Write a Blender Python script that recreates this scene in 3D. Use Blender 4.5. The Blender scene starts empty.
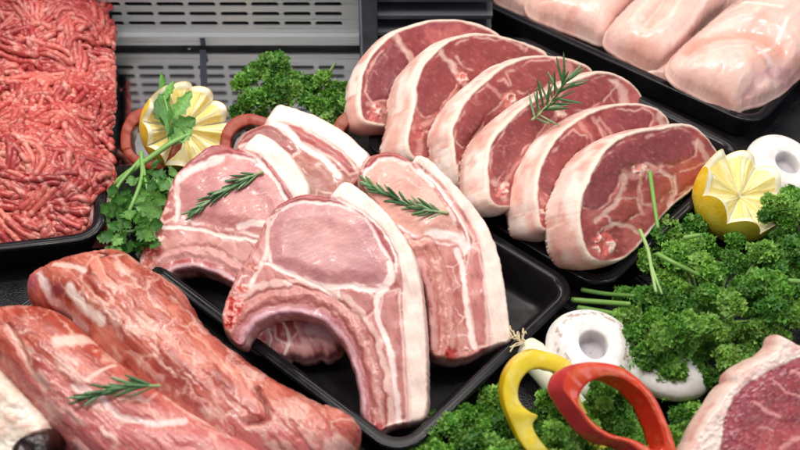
import bpy, math, random
import numpy as np
from mathutils import Vector, Matrix
from mathutils.geometry import delaunay_2d_cdt

SC = bpy.context.scene
COL = SC.collection
import time as _t; T0 = _t.time()
U = 0.01                      # everything below is written in centimetres
# ---------------------------------------------------------------- camera numbers
TH = math.radians(45.0); DC = 80.0; FPX = 1111.1
FWD = np.array([0, math.cos(TH), -math.sin(TH)]); RGT = np.array([1.0, 0, 0])
UPV = np.array([0, math.sin(TH), math.cos(TH)]); CAM = -DC * FWD
def rays(xy):
    xy = np.atleast_2d(np.asarray(xy, float))
    return FWD + ((xy[:, :1] - 400) / FPX) * RGT + ((225 - xy[:, 1:2]) / FPX) * UPV
def on_plane(xy, p0, n):
    r = rays(xy); s = ((np.asarray(p0) - CAM) @ n) / (r @ n)
    return CAM + r * s[:, None]
def P(px, py, z=0.0):
    return on_plane([(px, py)], np.array([0, 0, z]), np.array([0, 0, 1.0]))[0]
def proj(p):
    v = np.asarray(p) - CAM; d = v @ FWD
    return 400 + FPX * (v @ RGT) / d, 225 - FPX * (v @ UPV) / d
def unit(v):
    v = np.asarray(v, float); return v / np.linalg.norm(v)
def camdir(r, u, c):           # right / up / towards the viewer -> world
    return unit(r * RGT + u * UPV - c * FWD)
def frame(axis, spin=0.0):     # columns x, y, z=axis
    z = unit(axis); a = np.array([0, 0, 1.0]) if abs(z[2]) < .9 else np.array([0, 1.0, 0])
    x = unit(np.cross(a, z)); y = np.cross(z, x)
    c, s = math.cos(spin), math.sin(spin)
    return np.stack([c * x + s * y, -s * x + c * y, z], 1)
# ---------------------------------------------------------------- colour / noise
def lin(c):
    c = np.asarray(c, float) / 255.0
    return np.where(c <= .04045, c / 12.92, ((c + .055) / 1.055) ** 2.4)
def sst(a, b, x):
    t = np.clip((x - a) / (b - a), 0, 1); return t * t * (3 - 2 * t)
def _h(i, j, seed):
    n = (i * 374761393 + j * 668265263 + seed * 974634777) & 0xffffffff
    n = ((n ^ (n >> 13)) * 1274126177) & 0xffffffff
    n = (n ^ (n >> 16)); return (n & 0xffff) / 65535.0
def vnoise(x, y, seed=0):
    x = np.asarray(x, float); y = np.asarray(y, float)
    i = np.floor(x).astype(np.int64); j = np.floor(y).astype(np.int64)
    fx = x - i; fy = y - j; u = fx * fx * fx * (fx * (fx * 6 - 15) + 10); v = fy * fy * fy * (fy * (fy * 6 - 15) + 10)
    a = _h(i, j, seed); b = _h(i + 1, j, seed); c = _h(i, j + 1, seed); d = _h(i + 1, j + 1, seed)
    return (a * (1 - u) + b * u) * (1 - v) + (c * (1 - u) + d * u) * v
def fbm(x, y, seed=0, o=4):
    s = 0; a = .5; t = 0
    for k in range(o):
        s = s + a * vnoise(x * 2 ** k + 17.3 * k, y * 2 ** k - 9.1 * k, seed + k); t += a; a *= .5
    return s / t
def ridge(x, y, seed=0, o=3):
    s = 0; a = .5; t = 0
    for k in range(o):
        s = s + a * (1 - abs(2 * vnoise(x * 2 ** k + 5.7 * k, y * 2 ** k + 3.3 * k, seed + 11 * k) - 1)); t += a; a *= .5
    return s / t
def worley_edge(x, y, seed=0):
    i0 = np.floor(x).astype(np.int64); j0 = np.floor(y).astype(np.int64)
    f1 = np.full(x.shape, 9.0); f2 = np.full(x.shape, 9.0)
    for di in (-1, 0, 1):
        for dj in (-1, 0, 1):
            i = i0 + di; j = j0 + dj
            d = np.hypot(i + .1 + .8 * _h(i, j, seed) - x, j + .1 + .8 * _h(i, j, seed + 7) - y)
            f2 = np.minimum(f2, np.maximum(f1, d)); f1 = np.minimum(f1, d)
    return f2 - f1
def rot(x, y, ang, sx, sy):
    c, s = math.cos(math.radians(ang)), math.sin(math.radians(ang))
    return (x * c + y * s) / sx, (-x * s + y * c) / sy
def seg_dist(x, y, pts, closed=False):
    pts = np.asarray(pts, float); q = np.roll(pts, -1, 0) if closed else pts[1:]
    p = pts if closed else pts[:-1]; best = np.full(x.shape, 1e9)
    for (ax, ay), (bx, by) in zip(p, q):
        dx, dy = bx - ax, by - ay; L = dx * dx + dy * dy + 1e-12
        t = np.clip(((x - ax) * dx + (y - ay) * dy) / L, 0, 1)
        best = np.minimum(best, np.hypot(x - ax - t * dx, y - ay - t * dy))
    return best
def inside(x, y, pts):
    pts = np.asarray(pts, float); r = np.zeros(x.shape, bool); n = len(pts)
    for k in range(n):
        ax, ay = pts[k]; bx, by = pts[(k + 1) % n]
        if ay == by: continue
        c = ((ay > y) != (by > y)) & (x < (bx - ax) * (y - ay) / (by - ay) + ax); r ^= c
    return r
def sdist(x, y, pts):          # positive inside
    d = seg_dist(x, y, pts, True); return np.where(inside(x, y, pts), d, -d)
def crom(pts, closed=True, per=10):
    pts = np.asarray(pts, float); n = len(pts); out = []
    for k in range(n if closed else n - 1):
        if closed: a, b, c, d = pts[(k - 1) % n], pts[k], pts[(k + 1) % n], pts[(k + 2) % n]
        else: a, b, c, d = pts[max(k - 1, 0)], pts[k], pts[k + 1], pts[min(k + 2, n - 1)]
        for t in np.linspace(0, 1, per, endpoint=False):
            out.append(.5 * (2 * b + (c - a) * t + (2 * a - 5 * b + 4 * c - d) * t * t + (3 * b - a - 3 * c + d) * t ** 3))
    if not closed: out.append(pts[-1])
    return np.array(out)
def resample(pts, step, closed=True):
    p = np.vstack([pts, pts[:1]]) if closed else np.asarray(pts, float)
    L = np.r_[0, np.cumsum(np.linalg.norm(np.diff(p, axis=0), axis=1))]
    n = max(8, int(L[-1] / step)); t = np.linspace(0, L[-1], n, endpoint=not closed)
    return np.stack([np.interp(t, L, p[:, k]) for k in range(p.shape[1])], 1)
# ---------------------------------------------------------------- objects
def tag(o, label=None, cat=None, group=None, kind=None):
    for k, v in (('label', label), ('category', cat), ('group', group), ('kind', kind)):
        if v: o[k] = v
    return o
def empty(name, loc, label, cat, group=None):
    o = bpy.data.objects.new(name, None); COL.objects.link(o)
    o.location = Vector(np.asarray(loc) * U); o.empty_display_size = .01
    return tag(o, label, cat, group)
def vnormals(V, F):
    N = np.zeros_like(V)
    for k in (3, 4):
        f = np.array([q for q in F if len(q) == k], int)
        if len(f) == 0: continue
        nn = np.cross(V[f[:, 1]] - V[f[:, 0]], V[f[:, 2]] - V[f[:, 0]]) if k == 3 else np.cross(V[f[:, 2]] - V[f[:, 0]], V[f[:, 3]] - V[f[:, 1]])
        for c in range(k): np.add.at(N, f[:, c], nn)
    l = np.linalg.norm(N, axis=1); l[l == 0] = 1
    return N / l[:, None]
def groups(F):                 # faces (tuples and/or index arrays) -> one index array per polygon size
    by = {}
    for f in F:
        if isinstance(f, np.ndarray) and f.ndim == 2: by.setdefault(f.shape[1], []).append(f)
        else: by.setdefault(len(f), []).append(f)
    out = []
    for k, L_ in by.items():
        arr = [f for f in L_ if isinstance(f, np.ndarray) and f.ndim == 2]; tup = [f for f in L_ if not (isinstance(f, np.ndarray) and f.ndim == 2)]
        if tup: arr.append(np.array(tup, int))
        out.append(np.concatenate(arr))
    return out
def obj(name, V, F, mat, parent=None, col=None, smooth=True, normals=None):
    V = np.asarray(V, float)
    if parent is None: base = np.array([(V[:, 0].min() + V[:, 0].max()) / 2, (V[:, 1].min() + V[:, 1].max()) / 2, V[:, 2].min()])
    else: base = np.array(parent['_b']) if '_b' in parent else np.array(parent.location) / U
    me = bpy.data.meshes.new(name); G = groups(F); me.vertices.add(len(V)); me.vertices.foreach_set('co', ((V - base) * U).astype(np.float32).ravel())
    tot = np.concatenate([np.full(len(g), g.shape[1]) for g in G]); idx = np.concatenate([g.ravel() for g in G])
    me.loops.add(len(idx)); me.polygons.add(len(tot)); me.polygons.foreach_set('loop_start', np.r_[0, np.cumsum(tot)[:-1]].astype(np.int32))
    me.loops.foreach_set('vertex_index', idx.astype(np.int32)); me.update(calc_edges=True)
    me.polygons.foreach_set('use_smooth', np.full(len(me.polygons), bool(smooth)))
    if col is not None:
        col = np.asarray(col, float)
        a = me.attributes.new('Tissue', 'FLOAT_COLOR', 'POINT')
        a.data.foreach_set('color', np.c_[col, np.ones(len(col))].astype(np.float32).ravel())
    if normals is not None: me.normals_split_custom_set_from_vertices(normals.tolist())
    me.materials.append(mat); me.update()
    o = bpy.data.objects.new(name, me); COL.objects.link(o)
    if parent is None: o.location = Vector(base * U)
    else: o.parent = parent
    return o
def sub(o, parent_part, root):   # re-parent a part below another part that sits at its root's origin
    o.parent = parent_part; return o
class Acc:
    def __init__(s): s.V = []; s.F = []; s.C = []; s.n = 0
    def add(s, V, F, c):
        V = np.asarray(V, float); c = np.asarray(c, float)
        if c.ndim == 1: c = np.tile(c, (len(V), 1))
        s.V.append(V); s.C.append(c); s.F += [g + s.n for g in groups(F)]; s.n += len(V)
    def tube(s, path, rad, c, ns=7, caps=True):
        path = np.asarray(path, float); m = len(path); rad = np.broadcast_to(np.asarray(rad, float), (m,))
        T = np.gradient(path, axis=0); T /= np.linalg.norm(T, axis=1)[:, None] + 1e-12
        a = np.array([0, 0, 1.0]) if abs(T[0][2]) < .8 else np.array([1.0, 0, 0])
        x = unit(np.cross(a, T[0])); V = []
        for k in range(m):
            x = unit(x - (x @ T[k]) * T[k]); y = np.cross(T[k], x)
            ang = np.arange(ns) * 2 * math.pi / ns
            V.append(path[k] + rad[k] * (np.cos(ang)[:, None] * x + np.sin(ang)[:, None] * y))
        V = np.vstack(V); kk = (np.arange(m - 1) * ns)[:, None]; jj = np.arange(ns)[None]; j2 = (jj + 1) % ns
        F = [np.stack([kk + jj, kk + j2, kk + ns + j2, kk + ns + jj], 2).reshape(-1, 4)]
        if caps:
            V = np.vstack([V, path[:1] - T[:1] * rad[0] * .6, path[-1:] + T[-1:] * rad[-1] * .6]); b = m * ns
            for j in range(ns): F.append((b, (j + 1) % ns, j)); F.append((b + 1, (m - 1) * ns + j, (m - 1) * ns + (j + 1) % ns))
        c = np.asarray(c, float)
        if c.ndim == 2 and len(c) == m: c = np.vstack([np.repeat(c, ns, 0)] + ([c[:1], c[-1:]] if caps else []))
        s.add(V, F, c)
    def build(s, name, mat, parent=None, smooth=True):
        return obj(name, np.vstack(s.V), s.F, mat, parent, np.vstack(s.C), smooth)
def box(lo, hi):
    (x0, y0, z0), (x1, y1, z1) = lo, hi
    V = np.array([(x0, y0, z0), (x1, y0, z0), (x1, y1, z0), (x0, y1, z0), (x0, y0, z1), (x1, y0, z1), (x1, y1, z1), (x0, y1, z1)], float)
    return V, [(3, 2, 1, 0), (4, 5, 6, 7), (0, 1, 5, 4), (1, 2, 6, 5), (2, 3, 7, 6), (3, 0, 4, 7)]
# ---------------------------------------------------------------- materials
def nodes(name):
    m = bpy.data.materials.new(name); m.use_nodes = True; nt = m.node_tree
    return m, nt, nt.nodes['Principled BSDF']
def N(nt, t, **kw):
    n = nt.nodes.new(t)
    for k, v in kw.items():
        if k in n.inputs: n.inputs[k].default_value = v
        else: setattr(n, k, v)
    return n
def L(nt, a, b): nt.links.new(a, b)
def organic(name, rough=(.25, .5), grain=1.0, bump=.25, sss=.12, rad=(.006, .0025, .002), coat=0.0, var=.12, spec=.5, gscale=900):
    """vertex tissue colour x fine procedural grain, wet and slightly translucent"""
    m, nt, b = nodes(name)
    at = N(nt, 'ShaderNodeAttribute', attribute_name='Tissue'); tc = N(nt, 'ShaderNodeTexCoord')
    n1 = N(nt, 'ShaderNodeTexNoise', Scale=gscale, Detail=3.0, Roughness=.6); n2 = N(nt, 'ShaderNodeTexNoise', Scale=gscale * .18, Detail=4.0)
    L(nt, tc.outputs['Object'], n1.inputs['Vector']); L(nt, tc.outputs['Object'], n2.inputs['Vector'])
    add = N(nt, 'ShaderNodeMath', operation='ADD'); L(nt, n1.outputs[0], add.inputs[0]); L(nt, n2.outputs[0], add.inputs[1])
    mr = N(nt, 'ShaderNodeMapRange'); mr.inputs[1].default_value = .6; mr.inputs[2].default_value = 1.4
    mr.inputs[3].default_value = 1 - var * grain; mr.inputs[4].default_value = 1 + var * grain
    L(nt, add.outputs[0], mr.inputs[0])
    mx = N(nt, 'ShaderNodeVectorMath', operation='SCALE'); L(nt, at.outputs['Color'], mx.inputs[0]); L(nt, mr.outputs[0], mx.inputs['Scale'])
    L(nt, mx.outputs[0], b.inputs['Base Color'])
    rr = N(nt, 'ShaderNodeMapRange'); rr.inputs[1].default_value = .3; rr.inputs[2].default_value = .7
    rr.inputs[3].default_value = rough[0]; rr.inputs[4].default_value = rough[1]
    L(nt, n2.outputs[0], rr.inputs[0]); L(nt, rr.outputs[0], b.inputs['Roughness'])
    bp = N(nt, 'ShaderNodeBump', Strength=bump, Distance=.0008); L(nt, add.outputs[0], bp.inputs['Height']); L(nt, bp.outputs[0], b.inputs['Normal'])
    b.inputs['Subsurface Weight'].default_value = sss; b.inputs['Subsurface Radius'].default_value = rad; b.inputs['Subsurface Scale'].default_value = 1.0
    b.inputs['Specular IOR Level'].default_value = spec; b.inputs['Coat Weight'].default_value = coat; b.inputs['Coat Roughness'].default_value = .12
    return m
def leafmat(name, trans=.3, rough=.42):
    m, nt, b = nodes(name); at = N(nt, 'ShaderNodeAttribute', attribute_name='Tissue')
    tc = N(nt, 'ShaderNodeTexCoord'); n = N(nt, 'ShaderNodeTexNoise', Scale=500.0, Detail=2.0); L(nt, tc.outputs['Object'], n.inputs['Vector'])
    mr = N(nt, 'ShaderNodeMapRange'); mr.inputs[1].default_value = .3; mr.inputs[2].default_value = .7; mr.inputs[3].default_value = .75; mr.inputs[4].default_value = 1.25
    L(nt, n.outputs[0], mr.inputs[0]); mx = N(nt, 'ShaderNodeVectorMath', operation='SCALE'); L(nt, at.outputs['Color'], mx.inputs[0]); L(nt, mr.outputs[0], mx.inputs['Scale'])
    L(nt, mx.outputs[0], b.inputs['Base Color']); b.inputs['Roughness'].default_value = rough; b.inputs['Specular IOR Level'].default_value = .4
    tr = N(nt, 'ShaderNodeBsdfTranslucent'); g = N(nt, 'ShaderNodeVectorMath', operation='MULTIPLY'); g.inputs[1].default_value = (1.3, 1.35, .5)
    L(nt, mx.outputs[0], g.inputs[0]); L(nt, g.outputs[0], tr.inputs['Color'])
    ms = N(nt, 'ShaderNodeMixShader'); ms.inputs[0].default_value = trans; L(nt, b.outputs[0], ms.inputs[1]); L(nt, tr.outputs[0], ms.inputs[2])
    L(nt, ms.outputs[0], nt.nodes['Material Output'].inputs[0]); return m
def plastic(name, c, rough=.25, bump=0.0, bscale=300, spec=.5):
    m, nt, b = nodes(name); b.inputs['Base Color'].default_value = (*c, 1); b.inputs['Specular IOR Level'].default_value = spec
    tc = N(nt, 'ShaderNodeTexCoord'); n = N(nt, 'ShaderNodeTexNoise', Scale=60.0, Detail=5.0); L(nt, tc.outputs['Object'], n.inputs['Vector'])
    mr = N(nt, 'ShaderNodeMapRange'); mr.inputs[1].default_value = .35; mr.inputs[2].default_value = .7; mr.inputs[3].default_value = rough * .75; mr.inputs[4].default_value = rough * 1.5
    L(nt, n.outputs[0], mr.inputs[0]); L(nt, mr.outputs[0], b.inputs['Roughness'])
    if bump:
        n2 = N(nt, 'ShaderNodeTexNoise', Scale=bscale, Detail=2.0); L(nt, tc.outputs['Object'], n2.inputs['Vector'])
        bp = N(nt, 'ShaderNodeBump', Strength=bump, Distance=.001); L(nt, n2.outputs[0], bp.inputs['Height']); L(nt, bp.outputs[0], b.inputs['Normal'])
    return m
def steel(name, c, rough, dirx=True, metal=1.0):
    m, nt, b = nodes(name); b.inputs['Metallic'].default_value = metal; bst = .08 if metal < .7 else .012; b.inputs['Base Color'].default_value = (*c, 1)
    tc = N(nt, 'ShaderNodeTexCoord'); mp = N(nt, 'ShaderNodeMapping'); mp.inputs['Scale'].default_value = (6, 500, 500) if dirx else (500, 6, 500)
    n = N(nt, 'ShaderNodeTexNoise', Scale=1.0, Detail=4.0); L(nt, tc.outputs['Object'], mp.inputs[0]); L(nt, mp.outputs[0], n.inputs['Vector'])
    mr = N(nt, 'ShaderNodeMapRange'); mr.inputs[1].default_value = .3; mr.inputs[2].default_value = .7; mr.inputs[3].default_value = rough * .7; mr.inputs[4].default_value = rough * 1.4
    L(nt, n.outputs[0], mr.inputs[0]); L(nt, mr.outputs[0], b.inputs['Roughness'])
    bp = N(nt, 'ShaderNodeBump', Strength=bst, Distance=.0004); L(nt, n.outputs[0], bp.inputs['Height']); L(nt, bp.outputs[0], b.inputs['Normal']); return m
M = dict(
    pork=organic('pork_flesh', (.26, .5), bump=.16, coat=.15),
    lamb=organic('lamb_flesh', (.3, .52), bump=.25, coat=.12),
    loin=organic('marbled_flesh', (.2, .38), bump=.2, coat=.2),
    mince=organic('minced_flesh', (.28, .5), bump=.3, sss=.1, coat=.1),
    chicken=organic('chicken_flesh', (.2, .38), grain=.6, bump=.14, sss=.3, rad=(.008, .004, .003), coat=.35),
    veg=organic('vegetable_flesh', (.2, .34), grain=.5, bump=.06, sss=.15, rad=(.004, .002, .001), coat=.35, gscale=500),
    citrus=organic('citrus_flesh', (.25, .45), grain=.8, bump=.3, sss=.2, rad=(.004, .003, .001), gscale=450),
    peel=organic('citrus_peel', (.32, .42), grain=.5, bump=.5, sss=.1, rad=(.003, .002, .0005), gscale=700),
    mush=organic('mushroom_flesh', (.5, .7), grain=.5, bump=.15, sss=.12, rad=(.004, .003, .003), gscale=400, spec=.3),
    leaf=leafmat('herb_leaf'), needle=leafmat('needle_leaf', .1, .4), stem=organic('herb_stem', (.35, .5), grain=.6, bump=.1, sss=.1, rad=(.002, .002, .001)),
    tray=plastic('black_tray_plastic', (.0075, .0068, .009), .16, .03, 150, spec=.28), tray_body=plastic('black_tray_floor_plastic', (.0085, .0078, .0095), .36, .05, 250, spec=.3), veg_matte=organic('dull_pepper_flesh', (.4, .6), grain=1.2, bump=.3, sss=.05, rad=(.004, .002, .001), gscale=300), board=plastic('black_pebbled_plastic', (.009, .008, .010), .4, .6, 700),
    dark=plastic('dark_grey_plastic', (.03, .032, .045), .4, .1, 200), black=plastic('black_void', (.006, .006, .01), .6),
    floor=steel('brushed_steel_floor', (.86, .85, .84), .07, metal=1.0), vent=steel('brushed_steel_panel', (.50, .51, .53), .32, metal=.6),
)
# ---------------------------------------------------------------- slab of meat traced on its own tilted plane
class Ctx: pass
DBG = False; GAMS = dict(pork_flesh=1.42, lamb_flesh=1.02, marbled_flesh=1.18, chicken_flesh=1.12)
def solve_plane(outline, n, t, zb):
    z = zb + 2.0; a = outline[np.argmax(outline[:, 1])]
    for _ in range(25):
        p0 = P(a[0], a[1], z); W = on_plane(outline, p0, n)
        m = min(W[:, 2].min(), (W + t)[:, 2].min()); z += zb - m
        if abs(zb - m) < 1e-3: break
    return p0
def slab(name, outline, n, thick, paint, mat, label, cat, group=None, zb=0.05, tvec=None, step=1.25, R=3.0, H=.25, bulge=.25, seed=1, parts=None, rough_edge=.5, per=8, p0=None, ns=9, backH=0.0):
    n = unit(n); t = np.asarray(tvec, float) if tvec is not None else -n * thick
    ol = resample(crom(outline, True, per), step * 1.3)
    c0 = ol.mean(0); e = np.roll(ol, -1, 0) - np.roll(ol, 1, 0); nx = np.stack([e[:, 1], -e[:, 0]], 1); nx /= np.linalg.norm(nx, axis=1)[:, None]
    area = .5 * np.sum(ol[:, 0] * np.roll(ol[:, 1], -1) - np.roll(ol[:, 0], -1) * ol[:, 1])
    if area < 0: nx = -nx
    ol = ol + nx * ((fbm(ol[:, 0] / 7, ol[:, 1] / 7, seed + 50) - .5) * 2 * rough_edge * 2)[:, None]
    if p0 is None: p0 = solve_plane(ol, n, t, zb)
    rng = np.random.default_rng(seed)
    gx, gy = np.meshgrid(np.arange(ol[:, 0].min(), ol[:, 0].max(), step), np.arange(ol[:, 1].min(), ol[:, 1].max(), step * .87))
    gx[1::2] += step / 2
    gx = gx.ravel() + rng.uniform(-.15, .15, gx.size) * step; gy = gy.ravel() + rng.uniform(-.15, .15, gy.size) * step
    vis = (gx > -60) & (gx < 860) & (gy > -60) & (gy < 510)
    gx, gy = gx[vis], gy[vis]; k = inside(gx, gy, ol); gx, gy = gx[k], gy[k]; dd = seg_dist(gx, gy, ol, True); k = dd > step * .65; gx, gy = gx[k], gy[k]
    nb = len(ol); pts = np.vstack([ol, np.c_[gx, gy]])
    res = delaunay_2d_cdt([Vector(p) for p in pts], [(i, (i + 1) % nb) for i in range(nb)], [], 0, 1e-5)
    xy = np.array([tuple(v) for v in res[0]]); orig = res[3]
    F = np.array([f for f in res[2] if len(f) == 3], int)
    cen = xy[F].mean(1); F = F[inside(cen[:, 0], cen[:, 1], ol)]
    a2 = np.cross(xy[F[:, 1]] - xy[F[:, 0]], xy[F[:, 2]] - xy[F[:, 0]]); F[a2 > 0] = F[a2 > 0][:, ::-1]   # y is down: flip to face n
    bidx = np.full(nb, -1)
    for i, og in enumerate(orig):
        for q in og:
            if q < nb: bidx[q] = i
    W = on_plane(xy, p0, n); d = seg_dist(xy[:, 0], xy[:, 1], ol, True); d[bidx] = 0
    # side rings
    eb = np.roll(W[bidx], -1, 0) - np.roll(W[bidx], 1, 0); out = np.cross(eb, n); out /= np.linalg.norm(out, axis=1)[:, None]
    if np.mean(np.sum(out * (W[bidx] - W[bidx].mean(0)), 1)) < 0: out = -out
    c = Ctx(); nf = len(xy); ss = np.linspace(0, 1, ns + 1)[1:]
    c.x = np.concatenate([xy[:, 0]] + [xy[bidx, 0] + nx[:, 0] * 10 * s for s in ss]); c.y = np.concatenate([xy[:, 1]] + [xy[bidx, 1] + nx[:, 1] * 10 * s for s in ss])
    c.d = np.concatenate([d, np.zeros(nb * ns)]); c.s = np.concatenate([np.zeros(nf)] + [np.full(nb, s) for s in ss])
    c.side = c.s > 0; ar = np.cumsum(np.linalg.norm(eb, axis=1)) / 2
    c.al = np.concatenate([np.zeros(nf)] + [ar] * ns); c.front = nf; c.kind = np.zeros(len(c.x), int); c.ol = ol
    col, h = paint(c); d0 = d.copy()
    if H > .6:             # puffy pieces: relax the height field so no ridge is left where two edges meet
        E = np.vstack([F[:, [0, 1]], F[:, [1, 2]], F[:, [2, 0]]]); E = np.vstack([E, E[:, ::-1]]); deg = np.bincount(E[:, 0], minlength=nf)
        for _ in range(220):
            d = .4 * d + .6 * np.bincount(E[:, 0], d[E[:, 1]], nf) / np.maximum(1, deg); d[bidx] = 0
        d = d * (np.percentile(d0, 97) / max(1e-6, np.percentile(d, 97)))
    col = np.clip(col, 0, 1) ** GAMS.get(mat.name, 1.1); q = np.clip(d / R, 0, 1)
    rim = H * np.sqrt(np.maximum(0, 1 - (1 - q) ** 2))
    W = W + n * (rim + h[:nf] * sst(0, 4, d0))[:, None]
    Vs = [W]; bz = W[bidx]
    for j, s in enumerate(ss):
        wob = (fbm(ar / 1.6, np.full(nb, s * 1.5), seed + 3, 2) - .5) * .2 * min(1, bulge * 2)
        Vs.append(bz + t * s + out * ((bulge * math.sin(math.pi * min(1, s * 1.02))) + wob * math.sin(math.pi * s))[:, None] - (n * (backH * 0)))
    V = np.vstack(Vs); FF = [tuple(f) for f in F]
    def ring(j): return bidx if j == 0 else nf + (j - 1) * nb + np.arange(nb)
    flip = None
    for j in range(ns):
        a, b = ring(j), ring(j + 1)
        for i in range(nb):
            k2 = (i + 1) % nb; f = (a[i], b[i], b[k2], a[k2])
            if flip is None:
                nn = np.cross(V[f[2]] - V[f[0]], V[f[3]] - V[f[1]])
                vol = np.sum(np.cross(V[b] - V[a], np.roll(V[a], -1, 0) - V[a]) * out); flip = vol < 0
            FF.append(f[::-1] if flip else f)
    lb = nf + (ns - 1) * nb
    bt = delaunay_2d_cdt([Vector(p) for p in ol], [(i, (i + 1) % nb) for i in range(nb)], [], 1, 1e-6)
    om = [o[0] if o else 0 for o in bt[3]]
    for f in bt[2]:
        FF.append(tuple(lb + om[i] for i in f))
    zmin = V[:, 2].min(); DBG and print('SLAB', name, 'verts', len(V), 'z %.2f..%.2f' % (zmin, V[:, 2].max()))
    if not parts:
        o = obj(name, V, FF, mat, None, col); tag(o, label, cat, group)
        return o, p0, n
    base = np.array([V[:, 0].mean(), V[:, 1].mean(), zmin]); root = empty(name, base, label, cat, group)
    VN = vnormals(V, FF); kinds = c.kind
    cls = np.array([sorted(kinds[list(f)])[len(f) // 2] for f in FF])
    for ki, pname in enumerate(parts):
        ids = np.nonzero(cls == ki)[0]
        if len(ids) < 4: continue
        used = np.unique(np.concatenate([np.array(FF[i]) for i in ids])); mp = {u: i for i, u in enumerate(used)}
        obj(pname, V[used], [[mp[v] for v in FF[i]] for i in ids], mat, root, col[used], True, VN[used])
    return root, p0, n
def mix(a, b, m): return a * (1 - m[:, None]) + np.asarray(b) * m[:, None]
def base(c, rgb): return np.tile(lin(rgb), (len(c.x), 1))
# ================================================================= SETTING: steel floor, vent panel, base board, trays
ZF = -0.9
YB = P(400, 50, ZF)[1]                         # where the steel floor meets the back ledge
V, F = box((-120, -90, ZF - 1), (120, YB + 8, ZF)); fl = obj('counter_floor', V, F, M['floor'], smooth=False); tag(fl, kind='structure')
def stadium(cx, cz, w, h, k=6):
    a = [(cx + w / 2 - h / 2 + h / 2 * math.cos(t), cz + h / 2 * math.sin(t)) for t in np.linspace(-math.pi / 2, math.pi / 2, k)]
    b = [(cx - w / 2 + h / 2 - h / 2 * math.cos(t), cz - h / 2 * math.sin(t)) for t in np.linspace(-math.pi / 2, math.pi / 2, k)]
    return np.array(a + b)
def vent():
    yl = YB                                     # front of the ledge box
    zl = on_plane([(400, 37)], np.array([0, yl, 0]), np.array([0, -1.0, 0]))[0][2]
    xr = on_plane([(359, 30)], np.array([0, yl, 0]), np.array([0, -1.0, 0]))[0][0]; xl = -62.0
    root = empty('vent_panel', ((xl + xr) / 2, yl, ZF), 'brushed steel back panel with rows of long dark slots behind the meat', 'vent panel')
    V, F = box((xl, yl, ZF + .5), (xr, yl + 2.2, zl)); obj('ledge', V, F, M['vent'], root, smooth=False)
    V, F = box((xl, yl + .25, ZF), (xr, yl + 2.2, ZF + .5)); obj('plinth', V, F, M['black'], root, smooth=False)
    yp = yl + .6; n = np.array([0, -1.0, 0]); pp = np.array([0, yp, 0])
    def q(x, y): r = on_plane([(x, y)], pp, n)[0]; return r[0], r[2]
    z0 = zl; z1 = zl + 12
    holes = []
    for r in range(8):
        z = q(200, 23.5)[1] + r * (q(200, 14)[1] - q(200, 23.5)[1])
        for cidx in range(-9, 7):
            x = q(140 + 31.4 * cidx, 14)[0]
            if x + 1.4 < xr - .8: holes.append(stadium(x, z, 2.35, .44))
    pts = [(xl, z0), (xr, z0), (xr, z1), (xl, z1)]; ed = [(0, 1), (1, 2), (2, 3), (3, 0)]
    for h in holes:
        b = len(pts); pts += [tuple(p) for p in h]; ed += [(b + i, b + (i + 1) % len(h)) for i in range(len(h))]
    res = delaunay_2d_cdt([Vector(p) for p in pts], ed, [], 0, 1e-6)
    xy = np.array([tuple(v) for v in res[0]]); F = np.array(res[2]); cen = xy[F].mean(1); keep = np.ones(len(F), bool)
    for h in holes: keep &= ~inside(cen[:, 0], cen[:, 1], h)
    a = Acc(); V = np.c_[xy[:, 0], np.full(len(xy), yp), xy[:, 1]]; a.add(V, F[keep], (.5, .5, .5))
    for h in holes:
        m = len(h); V = np.vstack([np.c_[h[:, 0], np.full(m, yp), h[:, 1]], np.c_[h[:, 0], np.full(m, yp + .25), h[:, 1]]])
        a.add(V, [(i, (i + 1) % m, m + (i + 1) % m, m + i) for i in range(m)], (.5, .5, .5))
    a.build('slotted_sheet', M['vent'], root, smooth=False)
    V, F = box((xl, yp + 1.2, zl), (xr, yp + 1.6, z1)); obj('backing', V, F, M['black'], root, smooth=False)
    V, F = box((xr - .15, yp + .003, zl), (xr, yp + 1.2, z1)); obj('end_plate', V, F, M['vent'], root, smooth=False)
    cx = q(204, 40)[0]; V, F = box((cx - .22, yl - .04, ZF + .52), (cx + .22, yl - .001, zl - .1)); obj('seam', V, F, M['dark'], root, smooth=False)
    th = np.linspace(0, 2 * math.pi, 14, endpoint=False); c3 = on_plane([(190, 53)], np.array([0, yl + .2, 0]), np.array([0, -1., 0]))[0]; r = .28
    V = np.vstack([np.c_[c3[0] + r * np.cos(th), np.full(14, yl + .249), c3[2] + .25 + r * np.sin(th)], np.c_[c3[0] + r * .8 * np.cos(th), np.full(14, yl + .05), c3[2] + .25 + r * .8 * np.sin(th)]])
    obj('screw', V, [tuple(range(14, 28))] + [(i, (i + 1) % 14, 14 + (i + 1) % 14, 14 + i) for i in range(14)], M['vent'], root, smooth=False)
    return yl, zl, xr
yl, zl, xr = vent()
# dark joint strip between the two floor plates
j0, j1 = P(203.5, 47, ZF), P(206.5, 150, ZF); jw = np.array([.28, 0, 0])
V = np.array([j1 - jw, j1 + jw, j0 + jw, j0 - jw]); V[2:, 1] = YB - .05; V = np.vstack([V + (0, 0, .004), V + (0, 0, .06)])
o = obj('joint_strip', V, [(3, 2, 1, 0), (4, 5, 6, 7), (0, 1, 5, 4), (1, 2, 6, 5), (2, 3, 7, 6), (3, 0, 4, 7)], M['dark'], smooth=False)
tag(o, 'dark narrow joint strip running forward across the shiny steel floor', 'strip')
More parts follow.
